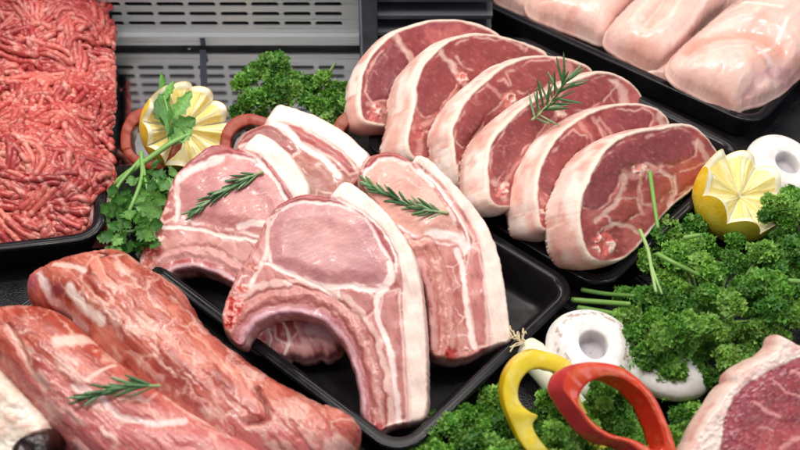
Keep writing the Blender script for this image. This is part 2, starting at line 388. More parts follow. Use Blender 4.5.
# dark louvred side panel right of the vent
def side_panel():
    x0 = xr + .3; root = empty('louvre_panel', (x0 + 6, YB, ZF), 'dark grey louvred plastic panel right of the slotted steel', 'panel')
    V, F = box((x0, YB - 1.0, ZF), (x0 + 1.3, YB + 5, zl + 11)); obj('post', V, F, M['dark'], root, smooth=False)
    V, F = box((x0 + 1.3, YB + 1.2, ZF), (x0 + 11, YB + 2.0, zl + 11)); obj('sheet', V, F, M['black'], root, smooth=False)
    for k in range(7):
        a = Acc(); z = zl - 1.2 + k * 1.7
        V, F = box((x0 + 1.32, YB - .3, z), (x0 + 11, YB + 1.19, z + .35)); V[:, 2] += (V[:, 1] - YB) * .5
        a.add(V, F, (.1, .1, .1)); a.build('louvre', M['dark'], root, smooth=False)
side_panel()
# ---------------------------------------------------------------- trays
def rrect(L2, W2, r, k=7):
    p = []
    for sx, sy, a0 in ((1, 1, 0), (-1, 1, 90), (-1, -1, 180), (1, -1, 270)):
        for t in np.linspace(a0, a0 + 90, k):
            p.append((sx * (L2 - r) + r * math.cos(math.radians(t)), sy * (W2 - r) + r * math.sin(math.radians(t))))
    return np.array(p)
def tray(c0, c1, depth_cm, label, zr=2.2, zb=ZF + .35, rc=2.0, flange=.45, side=1):
    """c0-c1: two pixels of one rim edge (outer), the tray extends depth_cm to the left of c0->c1"""
    a, b = P(*c0, zr)[:2], P(*c1, zr)[:2]; u = unit(b - a); v = np.array([-u[1], u[0]]) * side
    Lh, Wh = np.linalg.norm(b - a) / 2, depth_cm / 2; cen = (a + b) / 2 + v * Wh
    root = empty('meat_tray', (cen[0], cen[1], zb), label, 'tray', 'black display trays')
    def ringsV(spec):
        out = []
        for off, z in spec:
            p = rrect(Lh - off, Wh - off, max(.35, rc - off * .8)); out.append(np.c_[cen + p[:, :1] * u + p[:, 1:] * v, np.full(len(p), z)])
        return out
    h = zr - zb
    body = [(flange + 1.0, zb), (flange + .75, zb + .08), (flange + .6, zb + .3), (flange + .12, zr - .25), (flange - .02, zr - .06)]
    inner = [(flange + .35, zr - .1), (flange + .5, zr - .4), (flange + .95, zb + .75), (flange + 1.15, zb + .4), (flange + 1.6, zb + .25)]
    rim = [(flange - .05, zr - .16), (.08, zr - .28), (0, zr - .22), (.03, zr - .05), (.14, zr), (flange - .25, zr - .02), (flange - .1, zr + .03), (flange + .12, zr + .02), (flange + .28, zr - .04), (flange + .37, zr - .14)]
    def loft(spec, close0=False, close1=False):
        R = ringsV(spec); m = len(R[0]); V = np.vstack(R); F = []
        for k in range(len(R) - 1):
            for j in range(m): F.append((k * m + j, k * m + (j + 1) % m, (k + 1) * m + (j + 1) % m, (k + 1) * m + j))
        if close0: F.append(tuple(range(m))[::-1])
        if close1: F.append(tuple((len(R) - 1) * m + j for j in range(m)))
        if side < 0: F = [f[::-1] for f in F]
        return V, F
    V1, F1 = loft(body, True); V2, F2 = loft(inner, False, True)
    A = Acc(); A.add(V1, F1, (0, 0, 0)); A.add(V2, F2, (0, 0, 0)); A.build('body', M['tray_body'], root)
    V, F = loft(rim); obj('rim', V, F, M['tray'], root)
    return root
tray((401, 461), (583, 286), 27, 'black tray holding the pork chops, its front rim running between chops and marbled loin')
tray((603, 292), (357, 140), 19.0, 'black tray under the row of six lamb chops', side=-1)
tray((757, 127), (430, -20), 34, 'black tray filled with pale raw chicken breasts', side=-1)
tray((-52, 256), (105, 238), 52, 'black tray heaped with minced meat', zr=2.6)
tray((408, 481), (86, 256), 26, 'black tray under the two marbled pork loins, rim showing beside them', zr=1.9, side=1, )
# base board
pts = [(-150, 700), (1000, 700), (1000, -70), (462, -70), (440, 40), (330, 150), (95, 170), (-60, 190)]
B = np.array([P(x, y, ZF + .1)[:2] for x, y in pts]); V = np.vstack([np.c_[B, np.full(len(B), ZF + .004)], np.c_[B, np.full(len(B), ZF + .3)]]); k = len(B)
o = obj('base_board', V, [tuple(range(k))[::-1], tuple(range(k, 2 * k))] + [(i, (i + 1) % k, k + (i + 1) % k, k + i) for i in range(k)], M['board'], smooth=False)
tag(o, 'black pebbled base board lying under the trays and garnish', 'board')
# ================================================================= PORK CHOPS
FAT = lin((244, 227, 217)); 
def pork_paint(sp):
    def f(c):
        x0, y0 = c.x, c.y; sd = sp.get('seed', 1)
        wx = (fbm(x0 / 16, y0 / 16, sd) - .5) * 7 + (fbm(x0 / 5, y0 / 5, sd + 5) - .5) * 3; wy = (fbm(x0 / 16, y0 / 16, sd + 9) - .5) * 7 + (fbm(x0 / 5, y0 / 5, sd + 13) - .5) * 3
        x, y = x0 + wx * .55, y0 + wy * .55
        col = base(c, sp.get('lean', (206, 146, 140))); h = np.zeros(len(x))
        # streaky lean with thin fat seams
        ax, ay = rot(x, y, sp.get('grain', 60), 14, 4)
        st = fbm(ax, ay, sd + 20, 3); col = mix(col, lin((178, 104, 98)), sst(.5, .75, st) * .55); col = mix(col, lin((236, 205, 198)), sst(.56, .3, st) * .3)
        vn = worley_edge(x / 24 + wx * .03, y / 24, sd + 30); col = mix(col, lin((243, 220, 214)), sst(.09, .0, vn) * sst(.4, .65, fbm(x / 20, y / 20, sd + 31)) * .75)
        for pts, rgb in sp.get('caps', []):
            s = sdist(x, y, pts); m = sst(-1.2, 1.5, s); tone = lin(rgb)
            col = mix(col, tone, m); col = mix(col, tone * .72, m * sst(.5, .75, fbm(ax * 1.4, ay * 1.4, sd + 41)) * .6)
            col = mix(col, lin((238, 208, 202)), sst(2.2, .3, abs(s + 1.0)) * .75); h += .05 * sst(0, 5, s)
        for pts, rgb in sp.get('eyes', []):
            s = sdist(x, y, pts); m = sst(-1, 1.5, s); col = mix(col, lin(rgb), m)
            g1 = fbm(x / 26, y / 26, sd + 50, 3); col = mix(col, lin(rgb) * np.array([.82, .72, .76]), m * sst(.45, .75, g1) * .55)
            col = mix(col, lin((226, 178, 170)), m * sst(.52, .25, g1) * .5)
            fx, fy = rot(x0, y0, -22, 5, 1.5); g = fbm(fx, fy, sd + 52, 3); col = mix(col, lin((240, 214, 208)), m * sst(.6, .9, g) * .32); h += m * (g - .5) * .018
            fx, fy = rot(x0 + wx, y0 + wy, 25, 34, 4.5); g = ridge(fx, fy, sd + 54, 2); col = mix(col, lin((236, 206, 203)), m * sst(.86, .97, g) * .35)
            bx = sst(2.6, .4, abs(s + 1.2)) * sst(.25, .5, fbm(x / 12, y / 12, sd + 57)); col = mix(col, lin((244, 222, 218)), bx); h += .16 * sst(0, 14, s)
        for pts, w, rgb in sp.get('lines', []):
            dl = seg_dist(x, y, crom(pts, False, 5)); m = sst(w, w * .35, dl * (1 + .7 * (fbm(x / 6, y / 6, sd + 60) - .5))); col = mix(col, lin(rgb), m); h -= .03 * m
        for pts, bands in sp.get('bones', []):
            p = crom(pts, False, 6); dl = seg_dist(x0, y0, p) + (fbm(x / 11, y / 11, sd + 70, 5) - .5) * 9.0
            for a, b, rgb, al, kd in bands:
                m = sst(a - 1.6, a + 1.0, dl) * sst(b + 1.6, b - 1.0, dl) * al; m = m * (.75 + .5 * (fbm(x / 5, y / 5, sd + int(a) + 71) - .2)).clip(0, 1); col = mix(col, lin(rgb), m)
                if kd: c.kind[(dl > a) & (dl < b) & (~c.side)] = 2; h += .15 * (.4 + 1.2 * fbm(x0 / 10, y0 / 10, sd + 77)) * sst(a, (a + b) / 2, dl) * sst(b, (a + b) / 2, dl)
        for bx, by, r, rgb, rg2 in sp.get('spots', []):
            dd = np.hypot(x - bx, (y - by)) + (fbm(x / 4, y / 4, sd + 80) - .5) * r * .9; m = sst(r, r * .5, dd); col = mix(col, lin(rgb), m)
            g = fbm(x0 / 4.2, y0 / 4.2, sd + 81, 3); col = mix(col, lin(rg2), m * sst(.5, .66, g)); h += m * (g - .5) * .16
        fatm = np.zeros(len(x))
        for pts in sp.get('fats', []):
            s = sdist(x0 + wx * .3, y0 + wy * .3, pts); m = sst(-1, 1.3, s); fatm = np.maximum(fatm, m)
            fc = np.tile(FAT, (len(x), 1)); fx, fy = rot(x0, y0, sp.get('fatang', 80), 30, 3.2)
            fc = mix(fc, lin((240, 214, 208)), sst(.5, .75, fbm(fx, fy, sd + 90, 3)) * .5)
            fc = mix(fc, lin((226, 176, 172)), sst(5.5, 1.5, s) * .4 * sst(.4, .6, fbm(fx * 1.5, fy, sd + 91)))
            col = mix(col, fc, m); h += m * (.05 * (fbm(fx, fy * .8, sd + 92) - .5) + .03)
        c.kind[fatm > .5] = 1
        # cut sides: skin / fat outside, meat elsewhere
        sdw = c.side; e = sst(0, .12, c.s)
        sc = np.tile(lin((214, 160, 154)), (len(x), 1)); sc = mix(sc, lin((240, 214, 206)), sst(.48, .62, fbm(c.al * 1.1, c.s * 2.5, sd + 95)) * .8)
        sc = mix(sc, lin((168, 84, 80)), sst(.55, .75, fbm(c.al * 1.6, c.s * 3, sd + 96)) * .6)
        fs = np.tile(lin((238, 212, 206)), (len(x), 1)); fs = mix(fs, lin((224, 190, 186)), sst(.4, .7, fbm(c.al * .8, c.s * 2, sd + 97)))
        sc = mix(sc, fs, fatm); col = np.where(sdw[:, None], col * (1 - e[:, None]) + sc * e[:, None], col)
        h += (fbm(x0 / 30, y0 / 30, sd + 98, 2) - .5) * .3
        return col, h
    return f
WHITE = (246, 228, 222)
def strip(inner, outer): return list(inner) + list(outer)[::-1]
ARCH_BANDS = [(0, 6, (216, 182, 190), .9, 0), (5, 8, (186, 110, 120), .8, 0), (8, 24, (212, 158, 150), .85, 1), (23.5, 26, (168, 96, 84), .8, 0), (27, 33, (240, 216, 208), .75, 0)]
# --- front chop
C_out = [(329.8, 196.5), (343.4, 182), (360, 189.5), (383, 209), (400.5, 231), (414, 256), (421, 284), (424, 312), (426.5, 345), (427, 385), (425.5, 416), (411, 423), (392, 426), (380, 432), (368, 426), (361.5, 413), (360, 396), (356, 375), (348, 353), (338, 337), (325, 324), (307, 316), (288, 314), (270, 318), (256, 326), (248, 337), (243, 346), (232, 341), (224, 328), (222.5, 312), (228, 297), (236, 277), (247, 259), (257, 242), (264, 225), (269, 216), (276, 208), (288, 199.5), (305, 194.5), (320, 195)]
C_in = [(331, 197), (338, 200), (351.5, 207), (371.7, 219), (388, 237), (398, 256), (402, 275), (402.5, 297), (403.5, 323), (406, 356), (407.5, 390), (408, 430)]
C_sp = dict(seed=3, grain=62, fatang=75, fats=[strip(C_in, [(326, 180), (345, 170), (390, 195), (425, 240), (440, 300), (440, 430)])],
    caps=[([(351, 208), (363, 211), (377, 222), (390, 237.5), (398.5, 255), (399, 264), (394, 266), (387, 254), (380, 241), (371, 228), (360, 216)], (196, 122, 124)),
          ([(267, 219), (276, 208), (288, 199), (305, 194), (326, 195), (339, 201), (354, 210), (338, 205), (308, 202), (290, 206), (277, 214)], (186, 112, 112)),
          ([(340, 289), (354, 286), (366, 291), (376, 301), (374, 312), (366, 320), (352, 311), (340, 300)], (200, 138, 132)),
          ([(384, 295), (399, 290), (401, 330), (404, 370), (406, 420), (398, 421), (394, 380), (388, 345), (380, 320)], (206, 148, 142))],
    eyes=[([(278, 213), (291, 207), (308, 203.5), (331, 205.5), (348, 210), (363, 219), (373, 232), (380, 247), (389, 260), (389, 274), (383, 285), (372, 287), (354, 284), (337, 286), (320, 283), (299, 275), (282, 268), (272, 264), (270, 248), (269, 230)], (212, 164, 164))],
    lines=[([(389, 262), (393, 276), (384, 290), (376, 300), (380, 322), (390, 350), (396, 385), (399, 424)], 4.2, WHITE), ([(262, 262), (276, 268), (300, 278), (322, 288), (338, 300), (352, 318), (366, 345), (376, 380), (381, 420)], 2.6, WHITE),
           ([(322, 287), (345, 287), (372, 291), (386, 288)], 3.6, WHITE), ([(268, 220), (268, 246), (263, 262), (250, 285)], 3.5, (240, 212, 204)), ([(339, 200), (362, 212), (384, 234), (396, 258), (397, 272)], 1.8, WHITE),
           ([(285, 282), (310, 292), (330, 306), (345, 325), (358, 352), (367, 390), (371, 422)], 2.0, (236, 200, 192))],
    bones=[([(243, 340), (250, 330), (264, 318), (288, 312), (309, 314), (328, 324), (340, 336), (350, 353), (357, 374), (361, 396), (363, 420)], ARCH_BANDS + [(9, 13, (158, 74, 82), .45, 0)])],
    spots=[(234, 306, 13, (206, 84, 76), (244, 190, 182)), (231, 322, 9, (190, 70, 66), (238, 170, 160)), (243, 290, 7, (214, 120, 108), (245, 214, 204)), (252, 268, 6, (206, 132, 118), (238, 200, 188)), (377, 428, 6, (200, 96, 92), (240, 190, 186))])
nC = camdir(-.06, .30, .95)
chopC, pC, nC = slab('pork_chop', C_out, nC, 1.9, pork_paint(C_sp), M['pork'], 'large front pork chop with a white fat edge, overlapping the other chops', 'pork chop', 'pork chops', zb=-.25, step=1.0, R=2.5, H=.16, bulge=.12, seed=3, parts=['lean', 'fat_edge', 'rib_bone'])
# --- left chop under rosemary
A_out = [(253, 137), (262, 134.5), (281, 147), (296, 164), (306.5, 182), (310, 193), (306, 215), (303, 250), (285, 275), (262, 286), (240, 287), (231, 282.5), (219, 276), (205.5, 270.5), (190, 268.5), (176, 271), (166, 278.5), (153, 277), (142, 271), (139.5, 260), (145, 245), (151, 229.5), (158, 222), (164, 210), (168, 195), (172, 182), (181, 169), (196, 156), (211, 146), (226, 145.5), (240, 150)]
A_in = [(242, 149.5), (258, 155.5), (273.5, 168.5), (285, 184), (292.5, 196), (300, 216), (300, 240)]
A_sp = dict(seed=21, grain=50, fatang=55, fats=[strip(A_in, [(240, 130), (264, 122), (300, 150), (325, 190), (325, 240)])],
    caps=[([(261, 156), (271, 163), (282, 175), (292, 190), (297, 205), (290, 203), (281, 192), (271, 178), (262, 165)], (192, 116, 116)),
          ([(172, 182), (181, 168), (196, 155), (211, 144), (226, 144), (242, 150), (256, 160), (244, 158), (228, 154), (212, 157), (197, 166), (184, 178), (176, 190)], (190, 112, 112)),
          ([(166, 195), (174, 190), (180, 200), (176, 215), (166, 222), (160, 215)], (196, 118, 112))],
    eyes=[([(186, 178), (199, 166), (214, 158), (230, 156), (246, 160), (262, 169), (274, 182), (284, 197), (290, 214), (288, 232), (270, 238), (245, 232), (220, 228), (195, 222), (180, 214), (180, 196)], (212, 156, 154))],
    lines=[([(183, 178), (196, 168), (216, 162), (222, 158)], 6, (240, 214, 210)), ([(180, 178), (178, 200), (178, 220)], 4, (242, 214, 208)), ([(240, 228), (256, 224), (272, 228), (280, 236)], 4.5, WHITE), ([(258, 160), (272, 176), (283, 193), (291, 212), (296, 234)], 2.4, WHITE), ([(165, 228), (190, 228), (220, 236), (250, 240), (280, 244)], 3, WHITE)],
    bones=[([(160, 279), (168, 277), (178, 270), (192, 267), (207, 269), (222, 277), (234, 284), (250, 290)], [(0, 5, (222, 190, 196), .9, 0), (5, 9, (190, 76, 80), .8, 0), (9, 21, (222, 176, 172), .85, 1), (21, 24, (178, 104, 92), .7, 0), (25, 33, (226, 178, 170), .6, 0)])],
    spots=[(152, 250, 12, (212, 92, 82), (244, 184, 172)), (150, 264, 10, (206, 130, 118), (240, 196, 184)), (158, 236, 8, (224, 160, 152), (246, 222, 214)), (163, 212, 7, (206, 130, 122), (238, 196, 188))])
nA = camdir(-.10, .32, .94)
chopA, pA, nA = slab('pork_chop', A_out, nA, 2.2, pork_paint(A_sp), M['pork'], 'left pork chop with a rosemary sprig on its pale face', 'pork chop', 'pork chops', zb=-.25, step=1.15, R=2.5, H=.16, bulge=.15, seed=21, parts=['lean', 'fat_edge', 'rib_bone'])
# --- right chop
D_out = [(362, 166), (369, 157.5), (383, 153), (397, 153.5), (407, 159), (412, 161.5), (417, 155.5), (426, 158), (441, 170), (457, 187), (473, 206), (487, 226), (499, 256), (506, 295), (510, 332), (509.5, 341), (498, 345), (484, 350), (470, 357), (455, 360), (440, 358), (431, 352), (429.5, 331), (428, 312), (425, 290), (414, 262), (400, 236), (384, 214), (371, 196), (360, 180)]
D_in = [(412, 162), (419, 165), (428, 172), (441, 184), (452, 198), (464, 213), (474, 232), (481, 252), (485, 281), (488, 312), (490, 352)]
D_sp = dict(seed=35, grain=70, fatang=72, lean=(208, 146, 138), fats=[strip(D_in, [(410, 150), (430, 145), (470, 185), (510, 240), (525, 300), (520, 352)])],
    caps=[([(362, 170), (370, 156), (384, 151), (398, 152), (410, 161), (418, 170), (404, 163), (392, 159), (380, 160), (368, 167)], (190, 108, 102)),
          ([(425, 176), (438, 188), (450, 203), (462, 220), (471, 238), (471, 246), (463, 240), (452, 222), (440, 205), (430, 190)], (204, 132, 126)),
          ([(470, 248), (478, 252), (483, 282), (486, 312), (486, 346), (477, 346), (472, 312), (465, 280)], (212, 150, 144))],
    eyes=[([(366, 172), (380, 161), (394, 160), (408, 166), (424, 180), (440, 200), (454, 222), (462, 240), (448, 244), (430, 240), (412, 236), (396, 226), (380, 208), (366, 190)], (224, 180, 166))],
    lines=[([(428, 236), (444, 234), (458, 240), (464, 250)], 6, WHITE), ([(456, 250), (462, 268), (465, 290), (468, 318), (474, 347)], 4, WHITE), ([(420, 170), (436, 186), (452, 208), (464, 228), (468, 248)], 2.4, WHITE), ([(404, 236), (424, 250), (438, 270), (446, 300), (452, 346)], 2.4, (236, 196, 186)), ([(425, 250), (434, 275), (438, 310), (440, 345)], 1.6, (186, 110, 96))],
    bones=[([(420, 262), (428, 290), (431, 315), (433, 345)], [(0, 4, (220, 176, 172), .9, 0), (4, 8, (190, 116, 108), .5, 0), (8, 22, (216, 166, 154), .8, 1), (22, 24, (184, 110, 98), .7, 0)])],
    spots=[(451, 353, 8, (188, 74, 68), (206, 100, 92)), (466, 350, 6, (222, 170, 162), (244, 214, 206))])
nD = camdir(.04, .30, .95)
chopD, pD, nD = slab('pork_chop', D_out, nD, 2.3, pork_paint(D_sp), M['pork'], 'right pork chop with a rosemary sprig and a thick blunt lower end', 'pork chop', 'pork chops', zb=-.3, step=1.15, R=2.5, H=.16, bulge=.12, seed=35, parts=['lean', 'fat_edge', 'rib_bone'], tvec=-nD * 1.9 + np.array([0, .25, -.5]))
# --- back chop
B_out = [(237, 147), (244, 134), (255.7, 127.7), (265, 124), (268.5, 116.5), (278, 105.5), (291, 107.5), (316, 116), (340, 129.5), (358, 144.5), (368, 156), (364, 166), (361, 177), (352, 188), (338, 205), (310, 205), (285, 195), (262, 180), (240, 165)]
B_sp = dict(seed=47, grain=35, fatang=38, lean=(176, 104, 84), fats=[strip([(262, 126), (270, 124), (285, 124), (301, 128), (324, 139), (343, 152), (359, 169)], [(262, 100), (278, 96), (320, 104), (365, 135), (380, 160)])],
    caps=[([(281, 124), (298, 128), (322, 140), (341, 153), (356, 172), (349, 174), (335, 160), (315, 148), (296, 138)], (190, 108, 106)), ([(238, 147), (245, 134), (262, 126), (275, 128), (290, 140), (300, 152), (292, 158), (272, 148), (256, 142)], (172, 92, 84))],
    lines=[([(272, 124), (286, 130), (298, 142), (309, 151), (323, 159), (338, 176)], 4.5, WHITE)])
slab('pork_chop', B_out, camdir(.02, .35, .93), 2.0, pork_paint(B_sp), M['pork'], 'partly hidden back pork chop with broad white fat beside the curly parsley', 'pork chop', 'pork chops', zb=.3, step=1.25, R=2.5, H=.15, seed=47, parts=['lean', 'fat_edge'])
# --- chop lying under the front one, seen through its arch
E_out = [(244, 330), (254, 318), (275, 305), (305, 300), (335, 312), (346, 330), (341, 350), (330, 358), (318, 357), (306, 361), (294, 356), (282, 358), (268, 351), (256, 349), (248, 342)]
E_sp = dict(seed=58, grain=75, lean=(212, 160, 160), lines=[([(275, 312), (290, 335), (285, 355)], 2, WHITE), ([(310, 330), (335, 336), (346, 340)], 9, (236, 216, 220)), ([(262, 320), (272, 338), (270, 350)], 1.5, WHITE)], spots=[(258, 338, 9, (206, 110, 104), (240, 196, 188))], caps=[([(276, 318), (292, 316), (298, 332), (288, 345), (277, 338)], (196, 116, 110))])
slab('pork_chop', E_out, camdir(0, .28, .96), 1.6, pork_paint(E_sp), M['pork'], 'small pale end of a pork chop showing under the arch of the front chop', 'pork chop', 'pork chops', zb=-.4, step=1.1, R=9, H=.5, seed=58, rough_edge=1.0)
# ================================================================= LAMB CHOPS
def lamb_paint(sp):
    def f(c):
        x0, y0 = c.x, c.y; sd = sp['seed']
        wx = (fbm(x0 / 14, y0 / 14, sd) - .5) * 8; wy = (fbm(x0 / 14, y0 / 14, sd + 9) - .5) * 8; x, y = x0 + wx, y0 + wy
        col = base(c, sp.get('lean', (168, 82, 80))); h = np.zeros(len(x)); g = fbm(x / 18, y / 18, sd + 2, 4)
        col = mix(col, lin((136, 58, 60)), sst(.45, .7, g) * .8); col = mix(col, lin((194, 112, 104)), sst(.5, .28, g) * .5)
        for pts, rgb in sp.get('mus', []):
            s = sdist(x, y, pts); m = sst(-1, 1.5, s); col = mix(col, lin(rgb), m); col = mix(col, lin(rgb) * .75, m * sst(.45, .7, g) * .5); h += .06 * sst(0, 5, s) 
            col = mix(col, lin((232, 190, 176)), sst(1.8, .3, abs(s + .8)) * .6 * sst(.3, .6, fbm(x / 9, y / 9, sd + 4)))
        fx, fy = rot(x0, y0, sp.get('grain', 35), 5, 1.6); gg = fbm(fx, fy, sd + 6, 3); col = mix(col, lin((216, 150, 140)), sst(.6, .9, gg) * .3); h += (gg - .5) * .03
        vn = worley_edge(x / 34, y / 34, sd + 30); col = mix(col, lin((226, 178, 166)), sst(.05, 0, vn) * sst(.5, .7, fbm(x / 22, y / 22, sd + 31)) * .3)
        for pts, w, rgb in sp.get('lines', []):
            dl = seg_dist(x, y, crom(pts, False, 5)); m = sst(w, w * .3, dl * (1 + 1.0 * (fbm(x / 5, y / 5, sd + 60) - .5))); col = mix(col, lin(rgb), m * .5); h -= .03 * m
        for bx, by, r, rgb, rg2 in sp.get('spots', []):
            dd = np.hypot(x - bx, (y - by)) + (fbm(x0 / 4, y0 / 4, sd + 80) - .5) * r * .8; m = sst(r, r * .6, dd); col = mix(col, lin(rgb), m)
            gq = ridge(x0 / 7, y0 / 7, sd + 81, 2); col = mix(col, lin(rg2), m * sst(.62, .8, gq)); h += m * (gq - .6) * .35
        rw = .72 * sp.get('rim', 4.0) * (.6 + .9 * fbm(x0 / 12, y0 / 12, sd + 85)); rm = sst(rw + 1, rw - 1, c.d); 
        col = mix(col, lin((236, 208, 192)), rm); h += rm * .05; fat = rm
        # skin side
        sk = np.tile(lin((238, 206, 194)), (len(x), 1)); q = fbm(c.al * .5, c.s * 2.2, sd + 90, 4)
        sk = mix(sk, lin((224, 164, 150)), sst(.45, .66, q) * .8); sk = mix(sk, lin((244, 230, 220)), sst(.5, .3, q) * .8); sk = mix(sk, lin((206, 130, 116)), sst(.6, .75, fbm(c.al * .9, c.s * 5, sd + 91)) * .5)
        e = sst(0, .1, c.s); col = np.where(c.side[:, None], col * (1 - e[:, None]) + sk * e[:, None], col)
        c.kind[(fat > .5) | c.side] = 1
        h += (fbm(x0 / 20, y0 / 20, sd + 98) - .5) * .3; return col, h
    return f
CR = (236, 204, 190); PK = (224, 168, 154)
lambs = [
 ([(357, 93), (361, 72), (372, 52), (389, 34), (410, 25), (434, 19.5), (464, 20.5), (484, 26), (500, 36), (506, 50), (490, 82), (455, 108), (420, 118), (395, 126), (376, 126), (362, 121), (357, 108)],
  dict(seed=101, lean=(150, 74, 76), mus=[([(364, 92), (366, 74), (378, 56), (394, 42), (404, 54), (412, 72), (404, 90), (388, 100), (374, 102)], (132, 62, 66))], lines=[([(392, 34), (402, 50), (414, 66), (418, 76)], 5, CR), ([(418, 76), (404, 94), (392, 106), (384, 112)], 4, PK), ([(366, 102), (378, 106), (386, 114), (384, 122)], 4, PK)], spots=[(374, 112, 9, (190, 100, 92), CR)]),
  'backmost lamb chop at the far left of the row, beside the curly parsley', (-.50, .28, .82), 2.2),
 ([(411, 108), (412, 88), (420, 67), (434, 49.5), (450, 38.5), (476, 33), (502, 36.5), (528, 44), (547, 54), (540, 72), (505, 108), (465, 138), (438, 158), (420, 163), (408, 156), (404, 140), (408, 124)],
  dict(seed=113, lean=(156, 76, 74), mus=[([(416, 104), (417, 86), (426, 68), (438, 56), (450, 62), (456, 78), (450, 95), (438, 108), (426, 116), (418, 112)], (142, 66, 66)), ([(450, 46), (476, 38), (502, 41), (524, 50), (510, 66), (485, 72), (464, 68)], (150, 70, 68))], lines=[([(441, 52), (452, 66), (460, 80), (470, 86)], 5, CR), ([(470, 86), (452, 96), (436, 116), (424, 124)], 4, PK), ([(412, 126), (420, 140), (416, 154)], 4, PK)], spots=[(462, 80, 7, (206, 120, 110), CR), (418, 134, 8, (186, 92, 86), CR)]),
  'second lamb chop from the left, with a pale seam down its face', (-.62, .22, .75), 2.9),
 ([(451, 146), (450, 128), (457, 110), (470, 92), (486, 78), (503, 65), (528, 56.5), (552, 56), (576, 61), (593, 72), (586, 92), (560, 120), (525, 152), (495, 178), (474, 190), (461, 187), (454, 170)],
  dict(seed=127, lean=(160, 80, 78), mus=[([(454, 140), (455, 124), (466, 104), (484, 88), (502, 80), (512, 92), (500, 104), (484, 116), (474, 136), (464, 150)], (148, 70, 70)), ([(506, 74), (530, 62), (552, 61), (560, 72), (545, 86), (525, 92), (512, 88)], (152, 74, 72))], lines=[([(486, 82), (498, 96), (512, 98)], 3.5, PK), ([(512, 96), (506, 112), (488, 128), (470, 152), (462, 170)], 3.5, PK), ([(570, 66), (566, 84), (550, 104)], 7, PK)], spots=[(510, 100, 9, (212, 130, 118), CR), (462, 164, 8, (196, 106, 98), CR)]),
  'third lamb chop from the left, just behind the chop with rosemary', (-.62, .2, .76), 2.5),
 ([(484, 190), (485, 160), (491, 139), (507, 119), (528, 102), (552, 88), (578, 77), (600, 71), (622, 77), (640, 93), (640, 108), (618, 132), (580, 165), (545, 193), (517, 207), (497, 209), (487, 202)],
  dict(seed=139, lean=(158, 76, 76), mus=[([(490, 168), (492, 150), (504, 130), (524, 112), (548, 100), (556, 110), (540, 132), (520, 150), (504, 168), (494, 180)], (146, 68, 68)), ([(558, 96), (580, 84), (602, 77), (616, 84), (604, 100), (580, 110), (562, 108)], (150, 68, 70))], lines=[([(546, 96), (556, 112), (548, 130), (520, 160), (500, 186)], 3, PK), ([(612, 80), (624, 96), (622, 112)], 5, CR), ([(490, 180), (500, 190), (504, 200)], 4, CR)], spots=[(500, 192, 9, (206, 120, 112), CR), (560, 112, 7, (200, 116, 106), CR)]),
  'fourth lamb chop from the left with a rosemary sprig lying on its top edge', (-.62, .2, .76), 2.6),
 ([(535, 212), (533, 195), (536, 175), (543, 157), (556, 136), (577, 118), (602, 107), (631, 103), (653, 107), (668, 120), (668, 138), (650, 160), (620, 188), (585, 216), (560, 233), (546, 232), (538, 226)],
  dict(seed=151, lean=(170, 84, 80), mus=[([(539, 186), (543, 168), (554, 150), (572, 132), (582, 138), (584, 158), (574, 176), (560, 188), (548, 196)], (150, 70, 72)), ([(598, 122), (618, 112), (640, 110), (652, 118), (648, 134), (628, 142), (606, 144)], (146, 68, 72))], lines=[([(578, 122), (588, 140), (592, 162), (582, 184)], 3.5, PK), ([(592, 116), (604, 136), (606, 150)], 3.5, PK), ([(600, 118), (610, 134)], 2.5, PK), ([(656, 112), (664, 130), (655, 150)], 5, CR), ([(540, 200), (548, 212), (546, 228)], 3.5, PK)], spots=[(545, 214, 8, (196, 100, 94), CR)]),
  'fifth lamb chop from the left, behind the frontmost lamb chop', (-.60, .2, .77), 2.8),
 ([(577, 222), (577, 204), (581, 190), (591, 166), (606, 146), (630, 132), (658, 127), (682, 123.5), (699, 130), (719, 155.5), (714, 172), (690, 192), (666, 212), (640, 245), (623, 259), (606, 264), (592, 262), (582, 250), (578, 236)],
  dict(seed=163, lean=(164, 78, 74), rim=4.0, mus=[([(580, 208), (586, 184), (600, 160), (624, 142), (655, 134), (682, 129), (694, 138), (692, 156), (677, 164), (656, 166), (643, 162), (624, 168), (616, 188), (602, 206), (590, 214)], (140, 66, 70)), ([(638, 186), (650, 176), (664, 176), (668, 190), (656, 206), (642, 204)], (166, 76, 72)), ([(672, 176), (690, 170), (704, 164), (708, 172), (690, 186), (674, 196)], (166, 78, 74)), ([(604, 212), (618, 200), (634, 200), (640, 212), (628, 224), (612, 224)], (164, 76, 72))],
       lines=[([(622, 172), (634, 176), (646, 172), (658, 166)], 6, PK), ([(624, 176), (620, 194), (606, 212), (594, 222)], 3.5, CR), ([(660, 170), (672, 186), (668, 204)], 3, CR), ([(694, 142), (702, 154), (708, 164)], 5, CR), ([(596, 236), (610, 226), (630, 228), (640, 236)], 3, CR), ([(640, 176), (636, 198), (642, 214)], 2.5, PK)], spots=[(604, 244, 15, (196, 96, 88), CR), (640, 170, 9, (218, 140, 128), CR)]),
  'frontmost lamb chop with thick pale skin, beside the lemon and parsley', (-.60, .16, .78), 3.0)]
LN = []
for k, (ol, sp, lab, nn, th) in enumerate(lambs):
    n_ = camdir(-nn[0], nn[1], nn[2])
    LN.append(slab('lamb_chop', ol, n_, th, lamb_paint(sp), M['lamb'], lab, 'lamb chop', 'lamb chops in a row', zb=-.2, step=1.2, R=2.2, H=.13, bulge=.22, seed=sp['seed'], parts=['lean', 'skin_fat'], rough_edge=.3))
